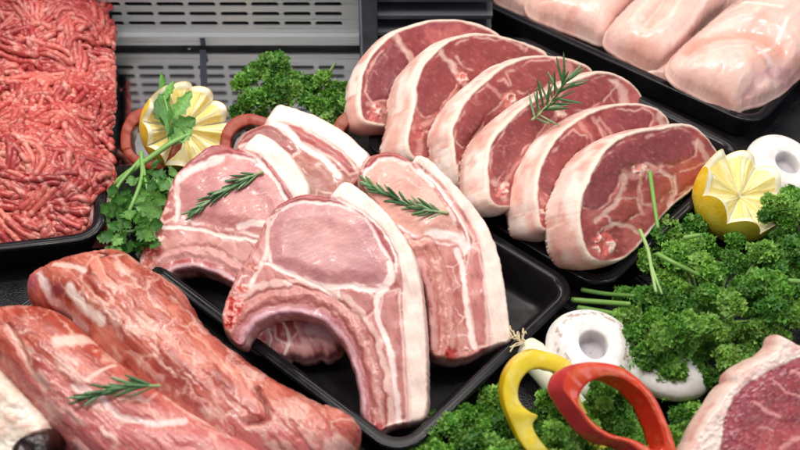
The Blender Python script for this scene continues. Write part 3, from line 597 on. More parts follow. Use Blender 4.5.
# ================================================================= MARBLED LOINS, STEAK, FAT PIECE
def loin_paint(sp):
    def f(c):
        x0, y0 = c.x, c.y; sd = sp['seed']
        wx = (fbm(x0 / 30, y0 / 30, sd) - .5) * 15 + (fbm(x0 / 9, y0 / 9, sd + 1) - .5) * 7; wy = (fbm(x0 / 30, y0 / 30, sd + 9) - .5) * 15 + (fbm(x0 / 9, y0 / 9, sd + 2) - .5) * 7
        x, y = x0 + wx, y0 + wy; fx, fy = rot(x, y, sp.get('grain', 48), 40, 12); g = fbm(fx, fy, sd + 3, 4)
        col = base(c, sp.get('lean', (186, 88, 72))); col = mix(col, lin((150, 58, 46)), sst(.48, .72, g) * .65); col = mix(col, lin((222, 146, 126)), sst(.52, .25, g) * .7)
        lil = sst(sp.get('lil', (900, 1000))[0], sp.get('lil', (900, 1000))[1], y0 - .2 * x0); col = mix(col, lin((214, 132, 134)), lil * .75)
        h = (g - .5) * .14
        vx, vy = rot(x, y, sp.get('grain', 48), sp.get('cell', 50), sp.get('cell', 50) * .42); ve = worley_edge(vx, vy, sd + 20); gate = sst(.36, .6, fbm(x0 / 28, y0 / 28, sd + 21, 3))
        wv = .025 + .075 * gate; m = sst(wv, wv * .2, ve) * (.15 + .5 * gate); col = mix(col, lin((236, 196, 180)), m); h += .06 * sst(0, .6, ve)
        vx, vy = rot(x, y, sp.get('grain', 48) + 12, 22, 7); ve = worley_edge(vx, vy, sd + 40); m = sst(.07, .01, ve) * sst(.42, .62, fbm(x0 / 24, y0 / 24, sd + 41)) * .65; col = mix(col, lin((232, 186, 170)), m); h -= .03 * m
        blot = fbm(fx * 1.5 + 4, fy * 1.1, sd + 60, 4); m = sst(.60, .76, blot) * .5; col = mix(col, lin((242, 214, 200)), m); h += m * .05
        f2x, f2y = rot(x0 + wx * .4, y0 + wy * .4, sp.get('grain', 48), 16, 1.6); gg = fbm(f2x, f2y, sd + 70, 2); col = mix(col, lin((226, 160, 142)), sst(.55, .85, gg) * .4); col = mix(col, lin((160, 66, 54)), sst(.4, .2, gg) * .35); h += (gg - .5) * .06
        for pts, w, rgb, dep in sp.get('lines', []):
            dl = seg_dist(x0 + wx * .3, y0 + wy * .3, crom(pts, False, 6)); m = sst(w, w * .3, dl * (1 + .9 * (fbm(x0 / 6, y0 / 6, sd + 62) - .5))); col = mix(col, lin(rgb), m); h -= dep * sst(w * 2.2, 0, dl)
        for bx, by, r, rgb in sp.get('spots', []):
            dd = np.hypot(x - bx, y - by); m = sst(r, r * .4, dd); col = mix(col, lin(rgb), m)
        return col, h
    return f
L1 = [(27, 288), (31, 277), (45, 268), (70, 258.5), (95, 253), (120, 251), (134, 260), (150, 271), (165, 279), (180, 291), (190, 306), (200, 324), (225, 345), (260, 371), (290, 389), (320, 404), (345, 412), (356, 424), (357, 440), (350, 456), (330, 475), (250, 480), (180, 430), (120, 378), (86, 340), (68, 316), (50, 310), (33, 303)]
slab('pork_loin', L1, camdir(0, .42, .9), 2.0, loin_paint(dict(seed=211, grain=46, cell=46, lil=(330, 420), lean=(192, 98, 78),
    lines=[([(44, 282), (52, 294), (58, 306), (70, 318), (90, 336)], 6, (240, 214, 208), .2), ([(60, 275), (80, 278), (92, 284)], 4, (236, 200, 188), .1), ([(252, 432), (270, 428), (266, 410), (262, 400)], 3, (150, 60, 54), .35), ([(100, 258), (112, 262), (106, 266)], 2, (110, 30, 30), .3), ([(78, 300), (90, 318), (110, 332)], 7, (242, 218, 208), .0)],
    spots=[(36, 288, 10, (176, 88, 96)), (66, 302, 8, (160, 70, 78))])), M['loin'], 'long marbled pork loin lying behind, its rounded end near the minced meat', 'pork loin', 'marbled pork loins', zb=1.3, step=1.3, R=54, H=2.3, bulge=.15, seed=211, rough_edge=.9)
L2 = [(-40, 318), (-10, 310), (12, 308), (40, 307.5), (58, 313), (80, 328), (100, 347), (128, 369), (160, 391), (200, 416), (236, 434), (262, 448), (290, 480), (160, 500), (90, 470), (60, 440), (34, 408), (8, 380), (-20, 362), (-50, 350)]
_, pL2, nL2 = slab('pork_loin', L2, camdir(0, .40, .91), 2.4, loin_paint(dict(seed=223, grain=40, cell=52, lil=(325, 420), lean=(190, 86, 64),
    lines=[([(20, 338), (28, 352), (40, 376), (56, 398)], 3, (236, 190, 172), .1), ([(84, 396), (110, 408), (130, 425), (160, 432), (190, 428)], 5, (240, 206, 200), .1), ([(96, 392), (120, 372)], 3, (236, 196, 180), .0), ([(66, 352), (90, 345), (104, 340)], 8, (238, 200, 186), .0), ([(170, 400), (200, 420), (232, 436)], 6, (236, 196, 180), .1)])),
    M['loin'], 'front marbled pork loin with a rosemary sprig lying on it', 'pork loin', 'marbled pork loins', zb=1.3, step=1.3, R=48, H=2.2, bulge=.15, seed=223, rough_edge=.9)
def fat_paint(c):
    x, y = c.x, c.y; col = base(c, (240, 224, 208)); g = fbm(x / 14, y / 14, 301, 4); col = mix(col, lin((228, 190, 170)), sst(.5, .7, g) * .7); col = mix(col, lin((250, 240, 230)), sst(.5, .3, g) * .7)
    return col, (g - .5) * .4
root, p_, n_ = slab('fat_joint', [(-30, 360), (-5, 366), (10, 381), (28, 398), (44, 412), (54, 424), (56, 440), (48, 470), (-30, 480)], camdir(.15, .35, .92), 3, fat_paint, M['loin'], 'creamy fat covered joint at the front corner beside the marbled loin', 'meat joint', zb=1.5, step=1.5, R=18, H=1.0, bulge=.5, seed=301, rough_edge=.9)
def dark_paint(c):
    col = base(c, (62, 30, 28)); g = fbm(c.x / 8, c.y / 8, 311); col = mix(col, lin((34, 18, 18)), sst(.4, .6, g)); return col, (g - .5) * .2
o, _, _ = slab('dark_meat', [(12, 452), (20, 440), (32, 433), (46, 431), (55, 436), (54, 452), (40, 480), (14, 476)], camdir(.05, .35, .93), 1.6, dark_paint, M['loin'], 'dark brown glossy piece of meat at the front corner on the creamy joint', 'meat piece', p0=p_ + n_ * 1.1, step=1.4, R=12, H=.9, seed=311)
def meat3_paint(c): return loin_paint(dict(seed=331, grain=50, cell=30, lean=(196, 100, 72)))(c)
slab('meat_strip', [(50, 424), (60, 428), (74, 440), (92, 456), (100, 475), (56, 480), (50, 450)], camdir(0, .35, .93), 2, meat3_paint, M['loin'], 'orange red trimming of meat beside the creamy joint at the front edge', 'meat strip', zb=1.6, step=1.4, R=12, H=.8, seed=331)
def steak_paint(c):
    x0, y0 = c.x, c.y; sd = 401; wx = (fbm(x0 / 12, y0 / 12, sd) - .5) * 7; wy = (fbm(x0 / 12, y0 / 12, sd + 3) - .5) * 7; x, y = x0 + wx, y0 + wy
    col = base(c, (160, 54, 58)); g = fbm(x / 22, y / 22, sd + 5, 4); col = mix(col, lin((186, 78, 76)), sst(.5, .7, g) * .7); col = mix(col, lin((128, 40, 48)), sst(.5, .3, g) * .6)
    fin = [(830, 342), (800, 357), (783, 364), (765, 372), (745, 384), (731, 398), (725, 412), (721, 425), (717, 455), (714, 480), (850, 480)]
    s = sdist(x0 + wx * .4, y0 + wy * .4, fin); fx, fy = rot(x0, y0, -35, 4, 2); gg = fbm(fx, fy, sd + 8, 3); edge = sst(26, 4, s)
    col = mix(col, lin((166, 76, 88)), edge * .6); col = mix(col, lin((220, 160, 170)), sst(.58, .72, gg) * (.25 + .45 * edge)); h = (gg - .5) * .08 * (1 + edge)
    for p, w in (([(780, 448), (790, 440), (805, 436)], 4), ([(752, 402), (762, 410), (778, 418)], 2.5), ([(758, 428), (772, 432)], 2), ([(790, 372), (805, 380)], 2.5), ([(770, 380), (784, 392), (800, 396)], 1.8)):
        m = sst(w, w * .3, seg_dist(x, y, p)); col = mix(col, lin((224, 150, 144)), m * .85)
    m = sst(1.2, -1.2, s); fc = np.tile(lin((246, 222, 210)), (len(x), 1)); q = fbm(x0 / 9, y0 / 9, sd + 12, 3); fc = mix(fc, lin((236, 184, 172)), sst(.5, .68, q) * .7); col = mix(col, fc, m); h += m * ((q - .5) * .08 + .05); c.kind[m > .5] = 1
    sk = np.tile(lin((236, 200, 186)), (len(x), 1)); sk = mix(sk, lin((222, 160, 150)), sst(.45, .65, fbm(c.al, c.s * 2, sd + 14))); e = sst(0, .1, c.s); col = np.where(c.side[:, None], col * (1 - e[:, None]) + sk * e[:, None], col); c.kind[c.side] = 1
    return col, h + (fbm(x0 / 25, y0 / 25, sd + 15) - .5) * .3
slab('beef_steak', [(781, 337), (800, 346), (840, 362), (860, 420), (850, 490), (676, 490), (686, 456), (692, 444), (704, 421), (719, 400), (727, 389), (734, 383), (735, 374), (748, 365), (768, 355), (777, 346)], camdir(.12, .25, .96), 2.2, steak_paint, M['lamb'], 'deep red beef steak with a thick creamy fat rim in the front corner', 'steak', zb=-.4, step=1.2, R=3, H=.25, bulge=.3, seed=401, parts=['lean', 'fat_rim'], rough_edge=.4, per=5)
# ================================================================= CHICKEN
def chick_paint(sp):
    def f(c):
        x0, y0 = c.x, c.y; sd = sp['seed']; wx = (fbm(x0 / 26, y0 / 26, sd) - .5) * 20; wy = (fbm(x0 / 26, y0 / 26, sd + 3) - .5) * 20; x, y = x0 + wx, y0 + wy
        col = base(c, (233, 198, 186)); g = fbm(x / 40, y / 40, sd + 5, 3); col = mix(col, lin((222, 168, 152)), sst(.46, .7, g) * .7); col = mix(col, lin((236, 202, 192)), sst(.5, .3, g) * .7)
        fx, fy = rot(x, y, sp.get('grain', -30), 60, 7); q = fbm(fx, fy, sd + 7, 3); h = (q - .5) * .07; col = mix(col, lin((242, 212, 198)), sst(.58, .75, q) * .4)
        col = mix(col, lin((206, 156, 156)), sst(9, 0, c.d) * .45 * sst(.35, .6, fbm(x0 / 14, y0 / 14, sd + 9)))
        for p, w, rgb, dep in sp.get('lines', []):
            dl = seg_dist(x0 + wx * .2, y0 + wy * .2, crom(p, False, 6)); m = sst(w, w * .3, dl * (1 + .8 * (fbm(x0 / 6, y0 / 6, sd + 11) - .5))); col = mix(col, lin(rgb), m * .8); h -= dep * sst(w * 2.4, 0, dl)
        return col, h + (fbm(x0 / 50, y0 / 50, sd + 15) - .5) * .5
    return f
CK = [
 ([(490, -14), (526, -14), (531, 6), (528, 14), (512, 8), (496, 0)], dict(seed=511), 'small sliver of chicken breast at the back corner of the chicken tray', .9, (18, 1.2)),
 ([(530, 14), (531, -4), (560, -22), (640, -28), (652, -8), (628, 12), (612, 30), (604, 43), (586, 37), (560, 27)], dict(seed=523, grain=-25), 'chicken breast at the back left of its tray, nearest the lamb row', 1.0, (30, 2.3)),
 ([(636, 62), (652, 66), (676, 52), (700, 40), (712, 56), (700, 80), (686, 92), (664, 80), (646, 72)], dict(seed=536), 'small piece of chicken wedged low between the two largest breasts', .5, (12, .8)),
 ([(700, -20), (760, -30), (830, -24), (850, 20), (800, 28), (760, 14), (728, 6)], dict(seed=547), 'chicken breast lying behind the largest one along the back edge', 1.1, (30, 2.0)),
 ([(782, 30), (800, 4), (840, 0), (850, 50), (815, 66), (792, 50)], dict(seed=559), 'yellowish chicken piece at the right edge of the tray', 1.2, (20, 1.4)),
 ([(605, 42), (611, 26), (628, 9), (648, -6), (690, -18), (722, -8), (726, 6), (704, 26), (690, 44), (677, 58), (660, 70), (645, 68), (632, 61), (616, 53)], dict(seed=571, grain=-40, lines=[([(712, -4), (700, 16), (688, 34), (676, 48), (668, 56)], 3.5, (250, 232, 224), -.05), ([(672, -6), (660, 16), (640, 40)], 6, (226, 178, 164), .3)]), 'rounded chicken breast in the middle of the tray with a white tendon', 1.2, (30, 2.4)),
 ([(668, 74), (669, 64), (682, 48), (704, 30), (722, 14), (744, 2), (770, -6), (805, 2), (822, 30), (816, 58), (796, 78), (780, 92), (762, 102), (745, 106), (733, 112), (716, 104), (694, 93), (676, 83)], dict(seed=583, grain=-30, lines=[([(690, 44), (712, 30), (736, 24)], 2, (246, 220, 208), .05), ([(750, 74), (764, 66), (772, 50), (776, 40)], 2.5, (252, 238, 230), .0), ([(748, 68), (762, 80), (770, 92)], 3, (238, 210, 206), .12), ([(684, 62), (704, 54), (730, 52), (756, 58), (772, 70)], 7, (222, 166, 148), .45), ([(742, 104), (752, 92), (770, 86), (790, 84)], 6, (206, 158, 160), .4), ([(735, 20), (752, 26), (772, 28)], 2, (250, 232, 224), -.03)]), 'largest chicken breast, nearest the front corner of its tray', 1.5, (36, 2.6))]
for ol, sp, lab, zb, (R, H) in CK:
    slab('chicken_breast', ol, camdir(0, .5, .86), .6, chick_paint(sp), M['chicken'], lab, 'chicken breast', 'raw chicken breasts', zb=zb, step=1.5, R=R, H=H, bulge=.2, seed=sp['seed'], rough_edge=.3)
# ================================================================= MINCED MEAT
def mince():
    rng = np.random.default_rng(7); a = Acc()
    c0 = P(-50, 251, 2.6)[:2]; c1 = P(101, 233, 2.6)[:2]; u = unit(c1 - c0); v = np.array([-u[1], u[0]])
    LX = np.linalg.norm(c1 - c0); LY = 49.0
    def Hs(s, t):     # mound over the tray, s across (0..LX), t away from the viewer
        ex = np.minimum(LX + 1.0 - s, s + 6.0); ey = np.minimum(t - .9, LY - t)
        e = np.clip(np.minimum(ex, ey) / 4.0, 0, 1); e2 = np.clip(ey / 5.0, 0, 1)
        l1 = np.exp(-((t - 9) / 7.0) ** 2) * 1.6; l2 = np.exp(-((t - 27) / 8.0) ** 2) * 2.6; dip = -1.0 * np.exp(-((t - 17.5 + .25 * (s - 8)) / 2.0) ** 2)
        H_ = 1.2 + (1.9 + l1 + l2 + dip) * np.sqrt(e) + (fbm(s / 4, t / 4, 71) - .5) * 1.6
        return np.where((s > LX - 1.8) & (t > 4), np.maximum(H_, 3.1 - .3 * np.maximum(0, s - LX)), H_)
    def W(s, t, z): return np.stack([c0[0] + u[0] * s + v[0] * t, c0[1] + u[1] * s + v[1] * t, z], -1)
    S, T = np.meshgrid(np.linspace(-5, LX + .45, 40), np.linspace(.7, LY, 80)); V = W(S, T, Hs(S, T) - .45).reshape(-1, 3)
    F = [(j * 40 + i, j * 40 + i + 1, (j + 1) * 40 + i + 1, (j + 1) * 40 + i) for j in range(79) for i in range(39)]
    a.add(V, F, lin((150, 52, 50)))
    cols = [lin(c) for c in ((196, 92, 86), (184, 78, 74), (204, 108, 98), (170, 62, 62), (210, 122, 110), (190, 84, 78))]
    r0 = .255
    for b in range(900):
        s, t = rng.uniform(-4, LX + .4), (LY * rng.uniform(0.025, 1.0) if b < 640 else rng.uniform(.7, 11))
        ang = 2 * math.pi * fbm(np.array([s / 7.0]), np.array([t / 7.0]), 90, 2)[0] * 1.8 + rng.normal(0, .5) + (.4 if t < 16 else 2.2)
        curl = rng.normal(0, .22); nst = rng.integers(2, 6); n = int(rng.uniform(10, 22)); step = .26
        lift = rng.uniform(-.15, .38)
        path = []; p = np.array([s, t])
        for k in range(n):
            path.append(p.copy()); ang += curl * step * 1.6 + rng.normal(0, .05); p = p + step * np.array([math.cos(ang), math.sin(ang)])
        path = np.array(path); tg = np.gradient(path, axis=0); nr = np.stack([-tg[:, 1], tg[:, 0]], 1); nr /= np.linalg.norm(nr, axis=1)[:, None] + 1e-9
        cb = cols[rng.integers(len(cols))]
        for q in range(nst):
            off = (q - (nst - 1) / 2) * .47 + rng.normal(0, .06); k0, k1 = rng.integers(0, 4), n - rng.integers(0, 4)
            pp = (path + nr * off)[k0:k1]
            if len(pp) < 5: continue
            ok = (pp[:, 0] < np.where(pp[:, 1] > 4, LX + .8, LX - .7 - .25 * np.maximum(0, 3 - pp[:, 1]))) & (pp[:, 1] > .55)
            pp = pp[ok]
            if len(pp) < 5: continue
            z = Hs(pp[:, 0], pp[:, 1]) + lift + rng.normal(0, .08) + .12 * np.sin(np.arange(len(pp)) * rng.uniform(.2, .6) + rng.uniform(0, 6)) - .35 * abs(q - (nst - 1) / 2) / 2
            z[0] -= .15; z[-1] -= .15
            pth = W(pp[:, 0], pp[:, 1], z); m = len(pth) * 3; tt = np.linspace(0, len(pth) - 1, m)
            pth = np.stack([np.interp(tt, np.arange(len(pth)), pth[:, k]) for k in range(3)], 1)
            pth[1:-1] = (pth[:-2] + pth[1:-1] + pth[2:]) / 3
            ph = rng.uniform(0, 99); rr = r0 * rng.uniform(.85, 1.12) * (1 + .22 * (fbm(np.arange(m) * .45 + ph, np.zeros(m), 33, 2) - .5) * 2); rr[0] *= .75; rr[-1] *= .75
            a.tube(pth, rr, np.clip(cb * rng.uniform(.9, 1.12), 0, 1), 8)
    V = np.vstack(a.V); C = np.vstack(a.C)
    sp = fbm(V[:, 0] * 3.3 + V[:, 2] * 2.1, V[:, 1] * 3.3 - V[:, 2] * 1.7, 55, 2); C = mix(C, lin((232, 178, 164)), sst(.60, .76, sp) * .62); C = np.clip(C, 0, 1) ** 1.1
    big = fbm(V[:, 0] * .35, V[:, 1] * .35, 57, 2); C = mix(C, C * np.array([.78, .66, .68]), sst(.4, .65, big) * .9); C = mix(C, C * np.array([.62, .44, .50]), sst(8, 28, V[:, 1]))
    g = fbm(V[:, 0] * 5, V[:, 1] * 5, 58, 2) - .5
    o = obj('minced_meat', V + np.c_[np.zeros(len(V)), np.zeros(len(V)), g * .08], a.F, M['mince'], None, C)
    tag(o, 'heap of red minced meat in fat strands filling its black tray', 'minced meat')
mince()
# ================================================================= HERBS
def curl_protos():
    out = []
    for k in range(4):
        n = 12; th = np.arange(n) * 2 * math.pi / n; V = [(0, 0, 0)]; ph = k * 1.7
        for j in range(n): V.append((.5 * math.cos(th[j]), .5 * math.sin(th[j]), .12 + .16 * math.sin(4 * th[j] + ph)))
        for j in range(n):
            r = .8 + .28 * (1 if j % 2 else -1) * (.6 + .4 * math.sin(j + ph)); V.append((r * math.cos(th[j]), r * math.sin(th[j]), .25 + .42 * math.sin(4.0 * th[j] + ph + .5)))
        F = [(0, 1 + j, 1 + (j + 1) % n) for j in range(n)] + [(1 + j, 1 + n + j, 1 + n + (j + 1) % n, 1 + (j + 1) % n) for j in range(n)]
        out.append((np.array(V), F))
    return out
CURL = curl_protos()
def dirmat(nz, rng):
    z = nz / np.linalg.norm(nz, axis=1)[:, None]; r = rng.normal(size=z.shape); x = np.cross(r, z); x /= np.linalg.norm(x, axis=1)[:, None]; return np.stack([x, np.cross(z, x), z], 2)
def scatter(acc, pos, nrm, size, cols, rng):
    which = rng.integers(0, len(CURL), len(pos)); Rm = dirmat(nrm, rng)
    for k, (PV, PF) in enumerate(CURL):
        id_ = np.nonzero(which == k)[0]
        if not len(id_): continue
        V = np.einsum('kij,mj->kmi', Rm[id_], PV) * size[id_][:, None, None] + pos[id_][:, None, :]
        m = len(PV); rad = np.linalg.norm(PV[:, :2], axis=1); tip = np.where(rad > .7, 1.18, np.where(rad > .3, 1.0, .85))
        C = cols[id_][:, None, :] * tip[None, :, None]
        F = [(np.arange(len(id_))[:, None, None] * m + g[None]).reshape(-1, g.shape[1]) for g in groups(PF)]
        acc.add(V.reshape(-1, 3), F, C.reshape(-1, 3))
GREENS = np.array([lin(c) for c in ((96, 152, 58), (116, 170, 70), (74, 130, 52), (138, 182, 84), (64, 116, 46), (156, 194, 100))])
def parsley(name, poly, z0, Hh, label, seed, fl=20, cs=.40, stems=(), group='curly parsley bunches', dense=1.0, dark=1.0):
    rng = np.random.default_rng(seed); cs = cs * .82; dense = dense * 1.5; poly = np.asarray(poly, float); pl = crom(poly, True, 6)
    x0, y0 = pl.min(0); x1, y1 = pl.max(0); C = []
    PP = rng.uniform((x0, y0), (x1, y1), (4000, 2)); PP = PP[(PP[:, 0] < 830) & (PP[:, 1] < 480)]; SS = sdist(PP[:, 0], PP[:, 1], pl)
    for p, s in zip(PP, SS):
        if s < fl * .28: continue
        if all((p[0] - q[0]) ** 2 + (p[1] - q[1]) ** 2 > (fl * .78) ** 2 for q in C): C.append((p[0], p[1], s))
    acc = Acc(); ctr = []
    smax = max(c[2] for c in C)
    for (x, y, s) in C:
        z = z0 + Hh * math.sqrt(min(1, s / smax)) * rng.uniform(.35, 1.1); c = P(x, y, z); ppc = FPX / ((c - CAM) @ FWD)
        R = min(fl * .62, s + fl * .12) / ppc * rng.uniform(.85, 1.2); ctr.append((c, R))
        n = int(62 * dense * (R * ppc / (fl * .6)) ** 2) + 12
        d = rng.normal(size=(n, 3)); d /= np.linalg.norm(d, axis=1)[:, None]
        up = unit(np.array([0, -.45, .9])); flip = (d @ up) < -.35; d[flip] *= -1
        # lobed floret: several lumps
        lob = rng.normal(size=(7, 3)); lob /= np.linalg.norm(lob, axis=1)[:, None]; lf = np.max(d @ lob.T, 1)
        r = R * (.5 + .62 * sst(.5, 1, lf)) * rng.uniform(.8, 1.08, n)
        pos = c + d * r[:, None] * np.array([1, 1, .85]); nr = d * 1.0 + rng.normal(size=(n, 3)) * .55 + np.array([0, 0, .25])
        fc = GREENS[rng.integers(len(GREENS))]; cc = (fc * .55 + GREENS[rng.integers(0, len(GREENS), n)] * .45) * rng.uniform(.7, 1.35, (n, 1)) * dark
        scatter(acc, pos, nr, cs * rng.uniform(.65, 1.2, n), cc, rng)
    V = np.vstack(acc.V); root = empty(name, np.array([V[:, 0].mean(), V[:, 1].mean(), V[:, 2].min()]), label, 'parsley', group)
    acc.build('leaves', M['leaf'], root)
    a = Acc(); core = np.mean([c for c, _ in ctr], 0); core[2] = z0
    for c, R in ctr:      # thin stalks joining the florets low in the bunch
        m = (c + core) / 2; m[2] = max(z0 + .1, min(c[2], core[2]) - .3); t = np.linspace(0, 1, 8)[:, None]
        a.tube((1 - t) ** 2 * core + 2 * t * (1 - t) * m + t * t * (c + np.array([0, -.1, R * .1])), .1, lin((132, 170, 88)), 5)
    a.build('stalk', M['stem'], root)
    for pts, r, rgb in stems:
        pth = np.array([P(x, y, z) for x, y, z in pts]); pth = crom(pth, False, 6); aa = Acc(); aa.tube(pth, np.linspace(r, r * .75, len(pth)), lin(rgb), 7); aa.build('stem', M['stem'], root)
    return root
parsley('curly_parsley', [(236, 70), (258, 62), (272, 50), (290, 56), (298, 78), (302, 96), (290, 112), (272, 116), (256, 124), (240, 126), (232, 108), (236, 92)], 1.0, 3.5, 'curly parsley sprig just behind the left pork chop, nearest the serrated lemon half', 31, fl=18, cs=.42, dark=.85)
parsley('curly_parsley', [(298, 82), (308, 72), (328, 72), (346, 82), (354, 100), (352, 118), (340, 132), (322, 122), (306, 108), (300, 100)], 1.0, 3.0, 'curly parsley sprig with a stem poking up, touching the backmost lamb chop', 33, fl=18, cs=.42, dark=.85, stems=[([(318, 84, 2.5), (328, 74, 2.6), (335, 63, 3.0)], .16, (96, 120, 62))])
GS = (118, 160, 76); GP = (158, 190, 116)
parsley('curly_parsley', [(622, 232), (640, 216), (660, 220), (690, 226), (720, 236), (750, 232), (775, 218), (815, 205), (830, 320), (800, 335), (770, 350), (748, 372), (738, 390), (712, 398), (690, 386), (666, 394), (638, 378), (614, 360), (606, 336), (616, 318), (606, 308), (618, 292), (636, 284), (650, 270), (628, 262)], .3, 5.2, 'large bunch of curly parsley filling the right side between lemon and steak', 35, fl=21, cs=.38, dense=1.1,
    stems=[([(650, 172, 5.2), (653, 195, 5.3), (658, 228, 5.0)], .17, GS), ([(640, 230, 5.6), (648, 250, 5.8), (652, 272, 5.8), (656, 292, 5.5)], .13, GP), ([(648, 255, 5.7), (655, 276, 5.8), (662, 294, 5.3)], .1, GP), ([(657, 254, 5.4), (676, 264, 5.6), (700, 276, 4.6)], .17, GS), ([(684, 238, 4.6), (700, 235, 4.8)], .18, GS), ([(572, 300, 1.2), (600, 302, 1.8), (630, 304, 2.8)], .2, GS), ([(578, 308, 1.2), (604, 312, 1.7), (626, 316, 2.4)], .2, (104, 146, 66)), ([(582, 290, 1.2), (606, 294, 1.8), (634, 296, 2.8)], .18, (96, 138, 62)), ([(772, 280, 3.8), (790, 281, 4.2), (815, 282, 4.0)], .2, GS)])
parsley('curly_parsley', [(770, 196), (784, 184), (800, 190), (825, 184), (830, 215), (800, 226), (778, 228), (764, 222), (758, 206)], 2.4, 3.0, 'curly parsley sprig covering the right flank of the crown cut lemon', 37, fl=15, cs=.34)
parsley('curly_parsley', [(670, 206), (690, 200), (700, 214), (702, 232), (690, 240), (674, 236)], .2, 1.6, 'small shaded parsley tuft tucked between the front lamb chop and the lemon', 38, fl=14, cs=.34)
parsley('curly_parsley', [(408, 442), (420, 424), (440, 410), (462, 408), (478, 394), (498, 388), (514, 400), (524, 420), (530, 440), (540, 480), (400, 480)], -.2, 3.6, 'curly parsley bunch in front of the pork chops, left of the yellow pepper ring', 39, fl=18, cs=.36)
parsley('curly_parsley', [(528, 408), (545, 392), (560, 378), (590, 376), (610, 372), (628, 382), (640, 400), (648, 430), (650, 480), (540, 480), (530, 440)], -.2, 4.3, 'curly parsley seen through the red pepper ring', 41, fl=17, cs=.34, dark=1.1)
parsley('curly_parsley', [(592, 372), (602, 366), (614, 368), (626, 376), (622, 388), (612, 394), (606, 410), (596, 398)], 3.4, .9, 'small bright parsley tuft resting over the top of the red pepper ring', 42, fl=11, cs=.28)
parsley('curly_parsley', [(672, 402), (690, 396), (706, 400), (716, 410), (706, 426), (694, 440), (686, 470), (672, 470), (668, 430)], -.2, 2.2, 'curly parsley tuft between the red pepper ring and the steak', 43, fl=16, cs=.34)
# flat parsley ------------------------------------------------------------------
def flat_leaf(acc, base_, tip, width, up, c, rng, cup=.25):
    d = tip - base_; Ln = np.linalg.norm(d); t = d / Ln; sidev = unit(np.cross(up, t)); nrm = np.cross(t, sidev); V = []; m = 9; w5 = (-1, -.5, 0, .5, 1)
    for i in range(m):
        q = i / (m - 1); w = width * (math.sin(math.pi * min(1, q * .92 + .06)) ** .8) * (1 + (.28 if i % 2 else -.18) * (q < .95))
        if q < .35: w *= .55 + q
        for k in w5: V.append(base_ + t * Ln * (q - .03 * abs(k)) + sidev * w * k + nrm * (cup * width * abs(k) ** 1.5 - cup * .9 * Ln * q * q * .4 + .05 * width * math.sin(i * 2 + k * 3)))
    F = [(i * 5 + k, i * 5 + k + 1, (i + 1) * 5 + k + 1, (i + 1) * 5 + k) for i in range(m - 1) for k in range(4)]
    cc = np.tile(c, (len(V), 1)) * rng.uniform(.85, 1.15); cc[2::5] *= 1.25; acc.add(np.array(V), F, cc)
def flat_parsley():
    rng = np.random.default_rng(61); G = 0; root = empty('flat_parsley', P(140, 215, 0), 'sprig of flat leaf parsley between the minced meat and the left pork chop', 'parsley')
    a = Acc(); G = [lin(c) for c in ((80, 130, 58), (100, 150, 72), (62, 110, 48), (116, 164, 88), (70, 120, 54))]
    def leaf(bx, by, tx, ty, w, zb, zt, k): flat_leaf(a, P(bx, by, zb), P(tx, ty, zt), w, unit(np.array([rng.uniform(-.4, .4), -.6 + rng.uniform(-.3, .3), .75])), G[k % 5], rng)
    # upright trefoil over the lemon
    for s in ((170, 138, 159, 68, .42, 4.4, 6.6, 0), (172, 120, 192, 90, .5, 4.6, 5.8, 1), (170, 134, 196, 118, .7, 4.4, 5.0, 0), (168, 138, 186, 134, .6, 4.4, 4.6, 2), (166, 126, 156, 98, .5, 4.5, 5.6, 2), (172, 140, 193, 128, .6, 4.4, 4.8, 3), (166, 100, 173, 80, .35, 5.6, 6.2, 1)): leaf(*s)
    # lower leafy mass
    for _ in range(230):
        x, y = rng.uniform(106, 174), rng.uniform(164, 252)
        if x + .35 * (y - 180) > 176 or y < 250 - (x - 104) * 1.6 and y < 185: continue
        an = rng.uniform(-2.6, 2.6); ln = rng.uniform(10, 19); z = rng.uniform(.6, 3.9)
        leaf(x, y, x + ln * math.sin(an) * .8, y - ln * .75 * math.cos(an), rng.uniform(.3, .56), z, z + rng.uniform(-.6, .5), rng.integers(5))
    for s in ((128, 216, 112, 246, .6, 2.6, 1.0, 3), (138, 206, 164, 214, .7, 3.2, 3.4, 3), (140, 212, 160, 232, .5, 3.0, 2.0, 4), (126, 196, 106, 218, .6, 3.0, 2.0, 1), (146, 200, 168, 200, .6, 3.4, 3.4, 1), (120, 224, 116, 252, .6, 2.2, .8, 1), (142, 224, 146, 250, .5, 2.0, .8, 4), (152, 188, 170, 182, .55, 3.0, 3.2, 4)): leaf(*s)
    a.build('leaves', M['leaf'], root)
    for pts, r in (([(108, 190, 2.2), (130, 172, 3.2), (150, 158, 3.8), (170, 144, 4.3), (190, 134, 4.4)], .26), ([(141, 152, 3.8), (142, 176, 3.6), (134, 200, 3.4), (122, 226, 2.4)], .17), ([(140, 160, 3.7), (118, 186, 3.2), (106, 214, 2.2)], .15), ([(142, 160, 3.7), (146, 182, 3.6), (150, 206, 3.2)], .13), ([(110, 226, 2.0), (128, 232, 2.5), (146, 226, 2.6)], .14), ([(170, 142, 4.3), (170, 122, 4.7), (164, 96, 5.8)], .12)):
        b = Acc(); pth = crom(np.array([P(*p) for p in pts]), False, 6); b.tube(pth, np.linspace(r, r * .7, len(pth)), lin((120, 164, 84)), 7); b.build('stem', M['stem'], root)
flat_parsley()
